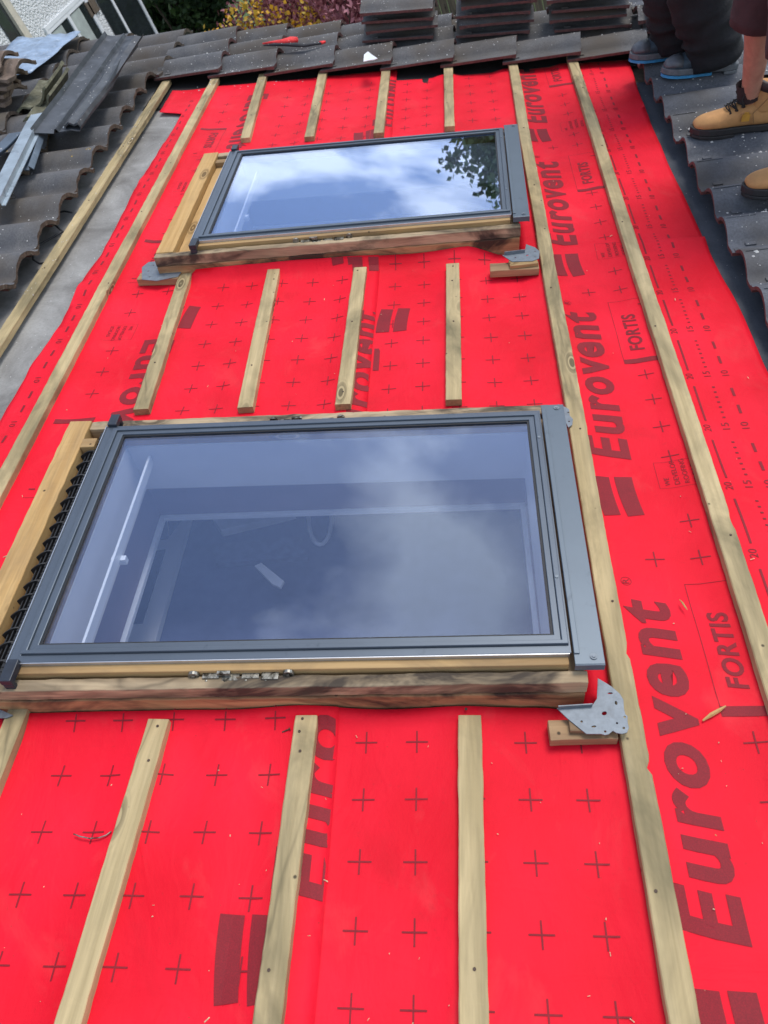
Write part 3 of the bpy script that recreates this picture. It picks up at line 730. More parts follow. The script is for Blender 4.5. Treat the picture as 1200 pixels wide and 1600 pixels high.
# loose stacks of tiles on the far strip
def stack(x0, x1, ybase, n, label_stack, seed, v=None, mats=None, base=.095, skip=None):
    rnd = random.Random(seed); (ua, va) = at(x0, ybase, base); (ub, vb) = at(x1, ybase, base); uc = (ua + ub) / 2; vv = va if v is None else v
    z = base
    names = ['lowest', 'second from the bottom', 'third from the bottom', 'fourth from the bottom', 'fifth from the bottom', 'sixth from the bottom']
    for i in range(n):
        o = bpy.data.objects.new('loose_roof_tile', rnd.choice(mats or TILE_F)); COL.objects.link(o)
        flip = (i % 2 == 1)
        o.matrix_world = RT(uc + rnd.uniform(-.025, .025) + (.21 if not flip else -.21), vv + (0.0 if not flip else 0.25) + rnd.uniform(-.01, .01), z + (.0 if not flip else .0), rnd.uniform(-.05, .05) + (math.pi if flip else 0) - .05)
        tag(o, ('%s loose tile in the %s' % ('topmost' if i == n - 1 else names[i], label_stack)), 'roof tile', 'loose tiles stacked on the far end of the roof')
        z += .047
stack(556, 690, 70, 4, 'left stack beside the purple shrub', 21)
stack(706, 846, 62, 5, 'middle stack on the far end of the roof', 22)
stack(858, 990, 52, 5, 'tall stack left of the dark trousered worker', 23)
stack(1008, 1130, 52, 3, 'stack behind the dark trousers', 24)

# ------------------------------------------------------------------ roof windows
def bil(c):
    """c = pixel corners BL, TL, TR, BR of the cladding at w=.13 -> map from window metres (a,b,w) to roof"""
    P = [Vector(at(x, y, .13)) for x, y in c]; BL, TL_, TR, BR = P
    L = ((BR - BL).length + (TR - TL_).length) / 2; Bh = ((TL_ - BL).length + (TR - BR).length) / 2
    def mp(a, b, w):
        s_, t_ = a / L, b / Bh; p = BL * (1 - s_) * (1 - t_) + BR * s_ * (1 - t_) + TR * s_ * t_ + TL_ * (1 - s_) * t_
        return (p.x, p.y, w)
    return mp, L, Bh
def roof_window(corners, label, lower):
    mp, L, Bh = bil(corners); o0 = mp(0, 0, 0)
    root = empty('roof_window', RT(o0[0], o0[1], 0), label, 'roof window', 'grey roof windows set in the red membrane')
    def q(a, b, w): p = mp(a, b, w); return (p[0] - o0[0], p[1] - o0[1], p[2])
    def bx(name, mat, *a, bevel=.0025, par=root):
        m = MB(); m.box(*a, mp=q); me = m.mesh(name); bm = bmesh.new(); bm.from_mesh(me)
        for ax in (0, 1):
            lo = min(v.co[ax] for v in bm.verts); hi = max(v.co[ax] for v in bm.verts)
            if hi - lo < .2: continue
            x = lo + .018
            while x < hi - .005:
                bmesh.ops.bisect_plane(bm, geom=bm.verts[:] + bm.edges[:] + bm.faces[:], plane_co=(x, 0, 0) if ax == 0 else (0, x, 0), plane_no=(1, 0, 0) if ax == 0 else (0, 1, 0), dist=1e-6); x += .018
        if 'rail' in name or 'face' in name:
            for v in bm.verts:
                c = v.co; v.co = c + Vector((noise.noise(c * 25), noise.noise(c * 25 + Vector((9, 0, 0))), noise.noise(c * 30 + Vector((0, 9, 0))))) * .0022
        bm.to_mesh(me); bm.free(); return link(name, me, mat, par, bevel=bevel)
    # fixed wooden frame
    F = (-.145, L - .035, -.062, Bh + .055)
    wt_ = .102
    bx('frame_rail', M_oldU, F[0], F[1], F[2] + .004, -.028, .062, wt_)                     # near rail, weathered top
    bx('frame_face', M_faceU, F[0] + .002, F[1] - .003, F[2], -.030, -.10, .0615)              # reddish front board
    m = MB(); m.box(F[0] + .06, F[1] - .05, -.0275, .02, -.10, .078, mp=q); m.build('frame_ledge', M_pineU, root, bevel=.002)
    bx('frame_rail', M_oldU, F[0] + .071, F[1], Bh + .018, F[3], -.10, wt_ - .002)
    bx('frame_rail', M_pineV, F[0], F[0] + .070, -.0275, F[3] , -.10, wt_ + .003)
    bx('frame_rail', M_oldV, F[1] - .055, F[1] - .001, -.0275, Bh + .0175, -.10, wt_ - .02)
    # opening sash
    S = (.012, L - .072, -.022, Bh + .012)
    m = MB(); m.ring(S, (.054, L - .101, .042, Bh - .038), .080, .1160, mp=q); m.build('sash', M_pineU, root, bevel=.002)
    if not lower:
        bx('sash_rail', M_pineV, -.073, -.022, .02, Bh - .01, .035, .075); bx('wood_block', M_pineU, -.073, -.012, Bh - .045, Bh - .01, .0755, .098)
    else:
        bx('frame_ledge', M_pineV, -.074, -.01, -.02, Bh + .015, .02, .045)
        bx('wood_block', M_pineU, -.074, -.03, Bh - .065, Bh - .028, .0455, .108)
        # black ribbed ventilation collar in the gap
        m = MB(); m.box(-.034, -.004, -.02, Bh + .01, .070, .094, mp=q)
        for k in range(int((Bh + .02) / .012)): m.box(-.033, -.005, -.015 + k * .012, -.010 + k * .012, .0942, .0962, mp=q)
        nf = 16
        for k in range(nf):
            b0 = -.01 + (Bh - .05) * (k + .4) / nf + .004 * math.sin(k * 2.3); N = 7
            for s_ in range(N):
                t0, t1 = s_ / N, (s_ + 1) / N; f = lambda t: (-.070 + .048 * t, b0 + .017 * math.sin(t * 1.7), .084 + .014 * math.sin(math.pi * (.15 + t * .7)))
                (a0, c0, h0), (a1, c1, h1) = f(t0), f(t1)
                P = [q(a0, c0, h0 - .018), q(a1, c1, h1 - .018), q(a1, c1, h1), q(a0, c0, h0), q(a0, c0 + .0035, h0 - .018), q(a1, c1 + .0035, h1 - .018), q(a1, c1 + .0035, h1), q(a0, c0 + .0035, h0)]
                m.add(P, [(0, 1, 2, 3), (7, 6, 5, 4), (3, 2, 6, 7), (0, 4, 5, 1), (0, 3, 7, 4), (1, 5, 6, 2)])
        m.box(-.060, -.057, .0, Bh - .06, .070, .086, mp=q); m.box(-.046, -.043, .0, Bh - .06, .074, .092, mp=q)
        m.build('ribbed_collar', M_rubber, root)
    # metal cladding: stepped mitred strips
    R_in = L - .105
    m = MB()
    m.ring((0, L - .066, 0, Bh), (.026, L - .070, .020, Bh - .016), .119, .1265, mp=q)
    m.ring((.0262, L - .0702, .0202, Bh - .0162), (.040, L - .084, .030, Bh - .026), .119, .1335, mp=q)
    m.ring((.0402, L - .0842, .0302, Bh - .0262), (.060, R_in + .006, .046, Bh - .040), .113, .1285, mp=q)
    m.build('cladding', M_clad, root, bevel=.0015)
    m = MB(); m.box(-.0022, -.0002, 0, Bh, .114, .1292, mp=q); m.box(0, L - .07, -.0024, -.0004, .112, .127, mp=q); m.build('cladding_edge', M_bare, root)
    m = MB(); m.ring((.0602, R_in + .0058, .0462, Bh - .0402), (.065, R_in + .001, .051, Bh - .045), .1207, .1245, mp=q); m.build('gasket', M_rubber, root)
    m = MB(); m.box(.0605, R_in + .0055, .0465, Bh - .0405, .1165, .1205, mp=q); m.build('glass', M_glass, root)
    m = MB(); m.ring((.040, L - .090, .032, Bh - .028), (.056, R_in + .004, .050, Bh - .044), -.0995, .0795, mp=q); m.build('frame_lining', M_plaster, root)
    # inner white roller guide under the pane
    m = MB(); m.box(.115, .122, .05, Bh - .05, .02, .05, mp=q); m.box(.095, .135, Bh * .47, Bh * .49, .0, .02, mp=q); m.build('blind_guide', M_white, root)
    # bottom cover plate
    m = MB()
    m.box(L - .062, L, -.030, Bh + .018, .1270, .1300, mp=q); m.box(L - .003, L, -.030, Bh + .018, .105, .1269, mp=q); m.box(L - .062, L, -.0330, -.0302, .110, .1300, mp=q)
    m.box(L - .0615, L - .050, -.005, Bh + .0, .1302, .1335, mp=q)
    m.build('cover_plate', M_clad2, root, bevel=.001)
    for (a, b) in ((L - .022, -.012), (L - .020, Bh + .002)):
        m = MB(); p = q(a, b, .130); m.tube([p, (p[0], p[1], .1325)], .0075, 16); m.tube([(p[0], p[1], .1325), (p[0], p[1], .1345)], .004, 10); m.build('cover_screw', M_galv, root)
    for (a, b) in ((L - .078, .20), (L - .078, Bh - .12)):
        m = MB(); p = q(a, b, .1335); m.tube([p, (p[0], p[1], .1352)], .004, 12); m.build('cladding_screw', M_galv, root)
    # black corner clips
    for b0, b1 in ((-.052, .004), (Bh - .004, Bh + .042)):
        m = MB(); m.box(.004, .032, b0, b1, .118, .1375, mp=q); m.box(.006, .030, (b0 if b0 < 0 else b1 - .012), (b0 + .012 if b0 < 0 else b1), .085, .1175, mp=q)
        m.build('corner_clip', M_plastic, root, bevel=.002)
    # lock and hinge gear on the near and far sides
    def gear(a0, b, a1, face):
        m = MB(); s_ = -1
        for a in (a0, a1):
            m.tube([q(a, b + .004, .105), q(a, b - .004, .105)], .0125, 16); m.tube([q(a, b - .004, .105), q(a, b - .0062, .105)], .005, 12)
            m.box(a - .009, a + .009, b - .010, b + .003, .082, .097, mp=q)
        m.box(a0 + .016, a1 - .014, b - .004, b + .004, .086, .094, mp=q)
        n = 4
        for k in range(n):
            t0 = a0 + .02 + (a1 - a0 - .036) * k / n; t1 = a0 + .02 + (a1 - a0 - .036) * (k + .86) / n; j = .003 * math.sin(k * 2.6 + 1)
            m.box(t0, t1, b - .009 - (k % 2) * .004, b + .005, .094 + j, .104 + j, mp=q); m.box(t0 + .006, t1 + .004, b - .013, b - .0095, .086 - j * .5, .0955 - j, mp=q)
            m.tube([q(t0 + .01, b - .010, .100), q(t0 + .01, b - .015, .100)], .0035, 8)
        m.box(a0 + .055, a0 + .085, b - .004, b + .004, .103, .116, mp=q)
        m.tube([q(a0 + .07, b - .008, .098), q(a0 + .075, b - .014, .098)], .006, 10); m.tube([q(a0 + .075, b - .011, .100), q(a0 + .115, b - .010, .094), q(a0 + .15, b - .008, .100)], .0035, 6)
        return m.build('window_lock', M_lock, root, bevel=.0008)
    if lower: gear(.44, -.026, .655, -1); gear(.50, Bh + .022, .70, 1)
    else: gear(.42, -.026, .63, -1); gear(.50, Bh + .022, .68, 1)
    return root, q, L, Bh, o0
W1 = roof_window(WC[0], 'lower roof window nearest the camera, dark glass showing the room inside', True)
W2 = roof_window(WC[1], 'upper roof window with glass mirroring blue sky, clouds and a tree', False)
# ------------------------------------------------------------------ brackets and packing blocks
def plate2d(name, outer, holes, thick, mat, parent, w):
    cu = bpy.data.curves.new('p', 'CURVE'); cu.dimensions = '2D'; cu.fill_mode = 'BOTH'; cu.extrude = thick / 2; cu.bevel_depth = .0004
    for lp in [outer] + holes:
        s_ = cu.splines.new('POLY'); s_.points.add(len(lp) - 1)
        for i, (x, y) in enumerate(lp): s_.points[i].co = (x, y, 0, 1)
        s_.use_cyclic_u = True
    ob = bpy.data.objects.new('p', cu); COL.objects.link(ob); bpy.context.view_layer.update()
    me = bpy.data.meshes.new_from_object(ob.evaluated_get(bpy.context.evaluated_depsgraph_get())); bpy.data.objects.remove(ob); bpy.data.curves.remove(cu)
    for v in me.vertices: v.co.z += w
    me.materials.clear()
    return link(name, me, mat, parent)
def ell(cx_, cy_, rx, ry, rot=0., n=12):
    return [(cx_ + rx * math.cos(t) * math.cos(rot) - ry * math.sin(t) * math.sin(rot), cy_ + rx * math.cos(t) * math.sin(rot) + ry * math.sin(t) * math.cos(rot)) for t in [2 * math.pi * i / n for i in range(n)]]
def bracket(label, pix, holes, w, flange=None):
    """pix outline and hole centres in photo pixels, lying at height w"""
    P = [at(x, y, w) for x, y in pix]; o = P[0]
    root = empty('fixing_bracket', RT(o[0], o[1], 0), label, 'bracket', 'galvanised window fixing brackets')
    L_ = [(p[0] - o[0], p[1] - o[1]) for p in P]; H = []
    for (x, y, rx, ry, rot) in holes:
        c = at(x, y, w); H.append(ell(c[0] - o[0], c[1] - o[1], rx, ry, rot))
    plate2d('bracket_plate', L_, H, .002, M_galv, root, w)
    if flange:
        m = MB()
        for (x0, y0, x1, y1, h) in flange:
            a, b = at(x0, y0, w), at(x1, y1, w); d = Vector((b[0] - a[0], b[1] - a[1])).normalized(); n_ = Vector((-d.y, d.x)) * .0012
            pts = [(a[0] - o[0] + s_ * n_.x, a[1] - o[1] + s_ * n_.y) for s_ in (-1, 1)] + [(b[0] - o[0] + s_ * n_.x, b[1] - o[1] + s_ * n_.y) for s_ in (1, -1)]
            m.prism(pts, w, w + h)
        m.build('bracket_flange', M_galv, root)
    return root
def Z2(x, y): return 840 + x / 7.06, 1030 + y / 7.06
out = [Z2(*p) for p in ((215, 545), (600, 520), (655, 440), (665, 215), (760, 270), (820, 310), (905, 385), (945, 450), (950, 545), (965, 610), (990, 630), (990, 690), (1005, 760), (985, 810), (930, 825), (870, 815), (830, 790), (780, 830), (740, 838), (700, 825), (540, 825), (470, 770), (330, 655))]
hl = [(*Z2(800, 378), .006, .0024, 0), (*Z2(865, 485), .003, .005, 0), (*Z2(960, 640), .0028, .0028, 0), (*Z2(950, 762), .003, .003, 0), (*Z2(745, 800), .0028, .0028, 0), (*Z2(620, 745), .0055, .0024, .1), (*Z2(485, 690), .0028, .0028, 0), (*Z2(875, 708), .0026, .0026, 0), (*Z2(735, 600), .006, .0045, .5)]
bracket('large galvanised corner bracket at the near right corner of the lower roof window', out, hl, .046, flange=[(*Z2(225, 546), *Z2(600, 522), .012)])
bracket('galvanised bracket tip at the far right corner of the lower roof window', [(872, 632), (884, 637), (889, 640), (890, 650), (895, 655), (894, 664), (888, 668), (884, 660), (878, 655)], [(888, 645, .003, .003, 0), (889, 659, .003, .003, 0)], .034)
bracket('silver bracket tip under the near left corner of the lower roof window', [(-40, 1095), (-2, 1108), (20, 1118), (10, 1122), (-40, 1122)], [], .03)
bracket('galvanised bracket at the near right corner of the upper roof window', [(785, 399), (820, 395), (822, 382), (836, 387), (843, 393), (842, 404), (832, 408), (800, 409)], [(836, 393, .004, .003, 0), (805, 403, .004, .003, 0), (824, 399, .006, .004, .4), (836, 402, .003, .003, 0)], .046, flange=[(788, 399, 820, 395, .014)])
bracket('galvanised bracket with black cloth at the near left corner of the upper roof window', [(222, 418), (232, 410), (246, 408), (250, 420), (284, 424), (278, 432), (245, 439), (222, 437)], [(232, 424, .005, .003, 0), (240, 415, .004, .003, 0), (256, 430, .006, .003, 0), (234, 433, .004, .003, 0)], .034)
def block(label, x0, y0, x1, y1, w0, w1, v_depth, mat=M_blockw):
    """x0,y0 .. x1,y1: near bottom edge in the photo"""
    a, b = at(x0, y0, w0), at(x1, y1, w0); d = Vector((b[0] - a[0], b[1] - a[1])); L = d.length; ang = math.atan2(d.y, d.x)
    root = empty('packing_block', RT(a[0], a[1], w0, ang), label, 'wood block', 'wooden packing blocks under the window brackets')
    m = MB(); rs = []
    n = 6
    for i in range(n + 1):
        x = L * i / n; j = .0012 * noise.noise(Vector((x * 40, w1 * 50, 1)))
        rs.append([(x, j, 0), (x, v_depth + j, 0), (x, v_depth, w1 - w0 - j), (x, j, w1 - w0 + j)])
    m.rings(rs); m.build('block_wood', mat, root, bevel=.0015)
block('thick packing block under the large bracket of the lower roof window', 859, 1166, 964, 1163, .003, .030, .046)
block('small offcut between the large bracket and the thick block', 890, 1147, 950, 1147, .0305, .0445, .036)
block('long packing block under the right bracket of the upper roof window', 766, 434, 842, 430, .003, .030, .055)
block('small orange offcut on the packing block of the upper roof window', 797, 421, 841, 416, .0305, .0445, .040, M_pineU)
block('packing block under the left bracket of the upper roof window', 217, 447, 281, 445, .003, .032, .05)

# ------------------------------------------------------------------ loose things on the roof
def rp(x, y, w): u, v = at(x, y, w); return (u, v, w)
def ribbon(name, pts, wid, th, mat, label, cat, prof=None):
    m = MB(); pts = [Vector(p) for p in pts]; rs = []
    for k, p in enumerate(pts):
        t = (pts[min(k + 1, len(pts) - 1)] - pts[max(k - 1, 0)]).normalized(); sd = Vector((t.y, -t.x, 0)).normalized()
        pr = prof or [(-1, 0), (1, 0)]
        top = [p + sd * (a * wid / 2) + Vector((0, 0, h)) for a, h in pr]; bot = [q_ - Vector((0, 0, th)) for q_ in reversed(top)]
        rs.append(top + bot)
    m.rings(rs); o = m.build(name, mat, None, M, bevel=0); return tag(o, label, cat)
# black cable loop on the felt
cp = [(112, 332), (100, 330), (88, 333), (84, 350), (98, 362), (80, 372), (62, 382), (52, 395), (52, 406), (62, 412), (74, 410), (84, 400)]
cpp = []
for i in range(len(cp) - 1):
    for s_ in range(4):
        a, b = cp[i], cp[i + 1]; cpp.append(rp(a[0] + (b[0] - a[0]) * s_ / 4, a[1] + (b[1] - a[1]) * s_ / 4, .008))
m = MB(); m.tube(cpp, .0045, 8); tag(m.build('cable', M_rubber, None, M, smooth=True), 'black cable looped on the grey felt under the left batten', 'cable')
# long folded lead flashing lying over the left tiles
prof = [(-1, .035), (-.93, .012), (-.15, .0), (-.08, .020), (.0, .022), (.06, .004), (.55, .010), (.9, .0), (1, .018)]
mrows = []
ribbon('lead_flashing', [rp(*p) for p in ((90, 208, .15), (110, 180, .155), (132, 150, .16), (154, 118, .18), (176, 86, .20), (196, 58, .24))], .26, .003, M_flash,
       'wide dark folded metal flashing lying across the left tiles', 'flashing', prof)
ribbon('lead_flashing', [rp(*p) for p in ((112, 196, .175), (130, 172, .18), (148, 150, .18), (162, 132, .18), (180, 98, .19), (204, 68, .20))], .085, .010, M_flash,
       'crumpled dark flashing strip with a bright edge beside the wide flashing', 'flashing', [(-1, .0), (-.3, .018), (.3, .004), (.8, .012), (1, -.01)])
ribbon('metal_trim', [rp(*p) for p in ((100, 199, .165), (122, 176, .17), (146, 150, .17), (160, 130, .172), (178, 104, .18), (206, 74, .19))], .016, .004, M_bare,
       'thin bright metal strip along the crumpled flashing', 'metal trim')
ribbon('metal_trim', [rp(*p) for p in ((-10, 315, .17), (20, 255, .17), (50, 195, .17), (60, 178, .175))], .085, .004, M_flash2,
       'pale aluminium channel lying on the left tiles at the frame edge', 'metal trim', [(-1, -.03), (-.95, .0), (.55, .004), (.6, -.02), (1, -.022)])
ribbon('metal_trim', [rp(*p) for p in ((30, 268, .12), (42, 235, .125), (52, 205, .13))], .14, .004, M_flash3,
       'blue grey metal flashing folded under the pale channel', 'metal trim', [(-1, .0), (-.5, .02), (.7, .0), (.75, .02), (1, .0)])
ribbon('metal_trim', [rp(*p) for p in ((-30, 262, .11), (0, 238, .12), (30, 208, .13))], .12, .004, M_flash3,
       'blue grey metal flashing left of the pale channel', 'metal trim', [(-1, .0), (.7, .01), (1, .03)])
# blue polythene at the ridge
m = MB(); G = {}
for i in range(13):
    for j in range(9):
        u0_, v0_ = at(20 + 90 * i / 12, 80 + 12 * 0, .10); u, v = u0_, 5.72 - .75 * j / 8 
        G[i, j] = len(m.v); m.v.append((u - .08 * j / 8, v, .135 + .02 * noise.noise(Vector((u * 7, v * 7, 3))) + .012 * noise.noise(Vector((u * 25, v * 20, 8)))))
for i in range(12):
    for j in range(8): m.f.append((G[i, j], G[i + 1, j], G[i + 1, j + 1], G[i, j + 1])); m.m.append(0)
o = m.build('polythene_sheet', M_polythene, None, M, smooth=True); s_ = o.modifiers.new('s', 'SOLIDIFY'); s_.thickness = .002
tag(o, 'crumpled blue polythene sheet at the top left of the tiled roof', 'plastic sheet')
# stack of dirty brown tiles standing on edge at the left frame edge, and two mossy ones
def leaning(label, x, y, w, rz, rx, ry, mat, seed, grp):
    me = tile_mesh('loose_roof_tile', seed)
    for _ in range(3): me.materials.append(mat)
    u, v = at(x, y, w); o = bpy.data.objects.new('loose_roof_tile', me); COL.objects.link(o)
    o.matrix_world = RT(u, v, w, rz) @ Matrix.Rotation(ry, 4, 'Y') @ Matrix.Rotation(rx, 4, 'X'); return tag(o, label, 'roof tile', grp)
TILE_B = tmesh((M_brown_tile, M_brown_tile, M_brown_tile), 30)
rnd = random.Random(31); pu, pv = at(26, 160, .12)
for i, nm in enumerate(('lowest', 'second from the bottom', 'third from the bottom', 'fourth from the bottom', 'topmost')):
    o = bpy.data.objects.new('loose_roof_tile', TILE_B); COL.objects.link(o)
    o.matrix_world = RT(pu + rnd.uniform(-.05, .03), pv + rnd.uniform(-.05, .05), .12 + .040 * i, -.12 + rnd.uniform(-.22, .22), rnd.uniform(-.05, .05), rnd.uniform(-.04, .04))
    tag(o, 'dirty brown tile at the left edge of the photo, ' + nm + ' in its pile', 'roof tile', 'brown tiles piled at the left edge')
def edge_tile(label, x0, y0, x1, y1, w, lean, mat, seed):
    me = tile_mesh('loose_roof_tile', seed)
    for _ in range(3): me.materials.append(mat)
    a, b = at(x0, y0, w), at(x1, y1, w); o = bpy.data.objects.new('loose_roof_tile', me); COL.objects.link(o)
    X = Vector((b[0] - a[0], b[1] - a[1], 0)).normalized(); ray = (Vector((b[0], b[1], w)) - Vector(CC.tolist())).normalized()
    Z = X.cross(ray).normalized(); Y = Z.cross(X)
    if Y.z < 0: Y = -Y; Z = -Z
    Rm = Matrix((X, Y, Z)).transposed().to_4x4() @ Matrix.Rotation(lean, 4, 'X')
    o.matrix_world = M @ Matrix.Translation((b[0], b[1], w)) @ Rm; tag(o, label, 'roof tile', 'mossy tiles leaning on edge')
edge_tile('mossy tile leaning on edge behind the pale channel, upper one', -5, 215, 55, 135, .07, .12, M_green_tile, 41)
edge_tile('mossy tile leaning on edge behind the pale channel, lower one', 12, 222, 66, 150, .06, .05, M_green_tile, 42)

# red and black rag on the far strip
M_rag = simple('red_rag', (.72, .03, .03), .7, nsc=40); M_ragb = simple('black_strap', (.015, .016, .02), .7, nsc=40)
rg = empty('glove', M, 'red and black work glove dropped on the far tiles', 'glove')
def blob(m, pts, rr, flat=.6, n=10):
    b = len(m.v); m.tube(pts, rr, n)
    for i in range(b, len(m.v)):
        x, y, z = m.v[i]; m.v[i] = (x + .004 * noise.noise(Vector((x * 60, y * 60, 1))), y, .135 + (z - .135) * flat + .004 * noise.noise(Vector((x * 50, y * 50, z * 50))))
m = MB(); blob(m, [rp(410, 68, .135), rp(425, 66, .135), rp(440, 65, .14), rp(455, 63, .145), rp(462, 62, .14)], [.006, .014, .022, .038, .03]); m.build('glove_palm', M_rag, rg, smooth=True)
m = MB(); blob(m, [rp(412, 72, .13), rp(430, 70, .13), rp(445, 70, .135), rp(462, 70, .135), rp(475, 72, .13), rp(490, 70, .13), rp(502, 68, .13)], [.005, .012, .012, .018, .014, .01, .012]); m.build('glove_cuff', M_ragb, rg, smooth=True)
m = MB(); blob(m, [rp(500, 68, .13), rp(508, 66, .13)], [.014, .012]); m.build('glove_tip', M_rag, rg, smooth=True)
# white scrap on the far strip
m = MB(); pts = [at(x, y, .118) for x, y in ((568, 97), (569, 86), (575, 81), (581, 86), (590, 92), (584, 94), (576, 95))]
m.prism(pts, .118, .121); tag(m.build('plastic_scrap', M_white, None, M), 'small white plastic scrap on the dark far tiles', 'scrap')
m = MB(); pts = [at(x, y, .0035) for x, y in ((834, 262), (836, 280), (841, 279), (839, 262))]; m.prism(pts, .003, .005); tag(m.build('paper_scrap', M_white, None, M), 'thin white strip tucked beside the right long batten', 'scrap')
# splinters
def splinter(x0, y0, x1, y1, r, label):
    a, b = Vector(rp(x0, y0, .004)), Vector(rp(x1, y1, .008)); m = MB()
    m.tube([a, a.lerp(b, .35) + Vector((0, .001, .001)), a.lerp(b, .7), b], [r * .4, r, r * .9, r * .3], 5); tag(m.build('wood_splinter', M_pineV, None, M), label, 'wood splinter', 'wood splinters on the membrane')
splinter(1098, 1126, 1134, 1103, .0045, 'larger wood splinter lying on the printed letters beside the far right batten')
splinter(1062, 937, 1074, 953, .0025, 'thin wood splinter just left of the smaller printed word')
splinter(1117, 1305, 1120, 1306, .001, 'tiny splinter on the membrane at the right')
m = MB(); pp = [(115, 1303), (125, 1307), (140, 1310), (155, 1309), (166, 1305), (174, 1299)]
m.tube([rp(x, y, .005) for x, y in pp], .0016, 6); tag(m.build('bent_wire', M_lock, None, M, smooth=True), 'bent piece of wire on the membrane below the lower roof window', 'wire')
# nails sticking out of the left battens' edges and one beside the lock batten
for (x, y, lb) in ((264, 392 - 30, 'nail standing in the left frame rail of the upper roof window'),):
    pass
m = MB(); m.tube([rp(441, 1144, .006), rp(452, 1139, .010)], .0015, 6); m.tube([rp(452, 1139, .010), rp(453, 1138.5, .010)], .004, 8); tag(m.build('nail', M_nail, None, M), 'bent nail on the membrane beside the batten under the lock', 'nail')

# chips and crumbs scattered on tiles and membrane
def chips(label, regions, seed, mat, smin, smax, name='mortar_chips'):
    rnd = random.Random(seed); m = MB()
    for (x0, x1, y0, y1, n, w, wj) in regions:
        for _ in range(n):
            x, y = rnd.uniform(x0, x1), rnd.uniform(y0, y1); u, v = at(x, y, w)
            s_ = rnd.uniform(smin, smax) * (1.8 if rnd.random() < .08 else 1); z = w + rnd.uniform(0, wj)
            P = [(u + s_ * math.cos(a) * rnd.uniform(.6, 1.2), v + s_ * math.sin(a) * rnd.uniform(.6, 1.2), z) for a in (0, 1.3, 2.7, 4.1, 5.3)] + [(u, v, z + s_ * .7)]
            m.add(P, [(0, 1, 5), (1, 2, 5), (2, 3, 5), (3, 4, 5), (4, 0, 5), (4, 3, 2, 1, 0)])
    o = m.build(name, mat, None, M); tag(o, label, 'debris', kind='stuff'); return o
M_chip = simple('pale_mortar_chip', (.5, .49, .46), .9, amt=.3)
def tile_chips():
    """drop chips onto the real tile surface"""
    rnd = random.Random(5); m = MB(); dg = bpy.context.evaluated_depsgraph_get(); bpy.context.view_layer.update()
    up = (M.to_3x3() @ Vector((0, 0, 1))).normalized()
    zones = [(.68, 2.2, 1.9, 5.5, 3200, .0016, .0060), (-1.9, .8, 4.8, 5.5, 900, .0016, .0052), (-3.2, -2.0, 2.2, 5.5, 700, .0014, .0045), (-2.05, -1.86, .8, 4.7, 130, .001, .003), (-2.15, -2.0, 2., 4.7, 60, .001, .003)]
    for (u0, u1, v0, v1, n, a, b) in zones:
        for _ in range(n):
            u, v = rnd.uniform(u0, u1), rnd.uniform(v0, v1); 
            if u0 == .68 and noise.noise(Vector((u * 4, v * 4, 0))) < rnd.uniform(-.5, .1): continue
            if u0 == -2.05 and u > left_edge(v) - .01: continue
            p = M @ Vector((u, v, .45)); hit, loc, nor, *_r = sc.ray_cast(dg, p, -up, distance=.6)
            if not hit: continue
            q_ = M.inverted() @ loc; s_ = rnd.uniform(a, b) * (1.6 if rnd.random() < .08 else 1)
            P = [(q_.x + s_ * math.cos(t) * rnd.uniform(.6, 1.2), q_.y + s_ * math.sin(t) * rnd.uniform(.6, 1.2), q_.z) for t in (0, 1.3, 2.7, 4.1, 5.3)] + [(q_.x, q_.y, q_.z + s_ * .7)]
            m.add(P, [(0, 1, 5), (1, 2, 5), (2, 3, 5), (3, 4, 5), (4, 0, 5)])
    tag(m.build('mortar_chips', M_chip, None, M), 'pale mortar chips scattered over the grey tiles and felt', 'debris', kind='stuff')
tile_chips()
M_saw = simple('sawdust_crumb', (.62, .45, .27), .9)
def red_crumbs():
    rnd = random.Random(9); m = MB(); n = 0
    while n < 80:
        x, y = rnd.uniform(0, 1200), rnd.uniform(130, 1600); u, v = at(x, y, 0)
        if not (left_edge(v) < u < .58) or v > 4.6 or any(h[0] - .1 < u < h[1] + .08 and h[2] - .05 < v < h[3] + .08 for h in HOLES): continue
        if min(abs(u - b) for b in (-1.705, -1.385, -1.04, -.695, -.34, 0., .32)) < .04: continue
        n += 1; s_ = rnd.uniform(.0006, .0018) * (1.0 + v * .15); z = hsurf(u, v) + .004; a = rnd.uniform(0, 6.3); l = s_ * rnd.choice((1, 1, 3))
        d = Vector((math.cos(a), math.sin(a), 0)); e = Vector((-d.y, d.x, 0)); c = Vector((u, v, z))
        m.add([c - d * l - e * s_ * .6, c + d * l - e * s_ * .6, c + d * l + e * s_ * .6, c - d * l + e * s_ * .6, c + Vector((0, 0, s_))], [(0, 1, 4), (1, 2, 4), (2, 3, 4), (3, 0, 4), (3, 2, 1, 0)])
    tag(m.build('wood_crumbs', M_saw, None, M), 'tiny wood crumbs and dust specks on the red membrane', 'debris', kind='stuff')
red_crumbs()

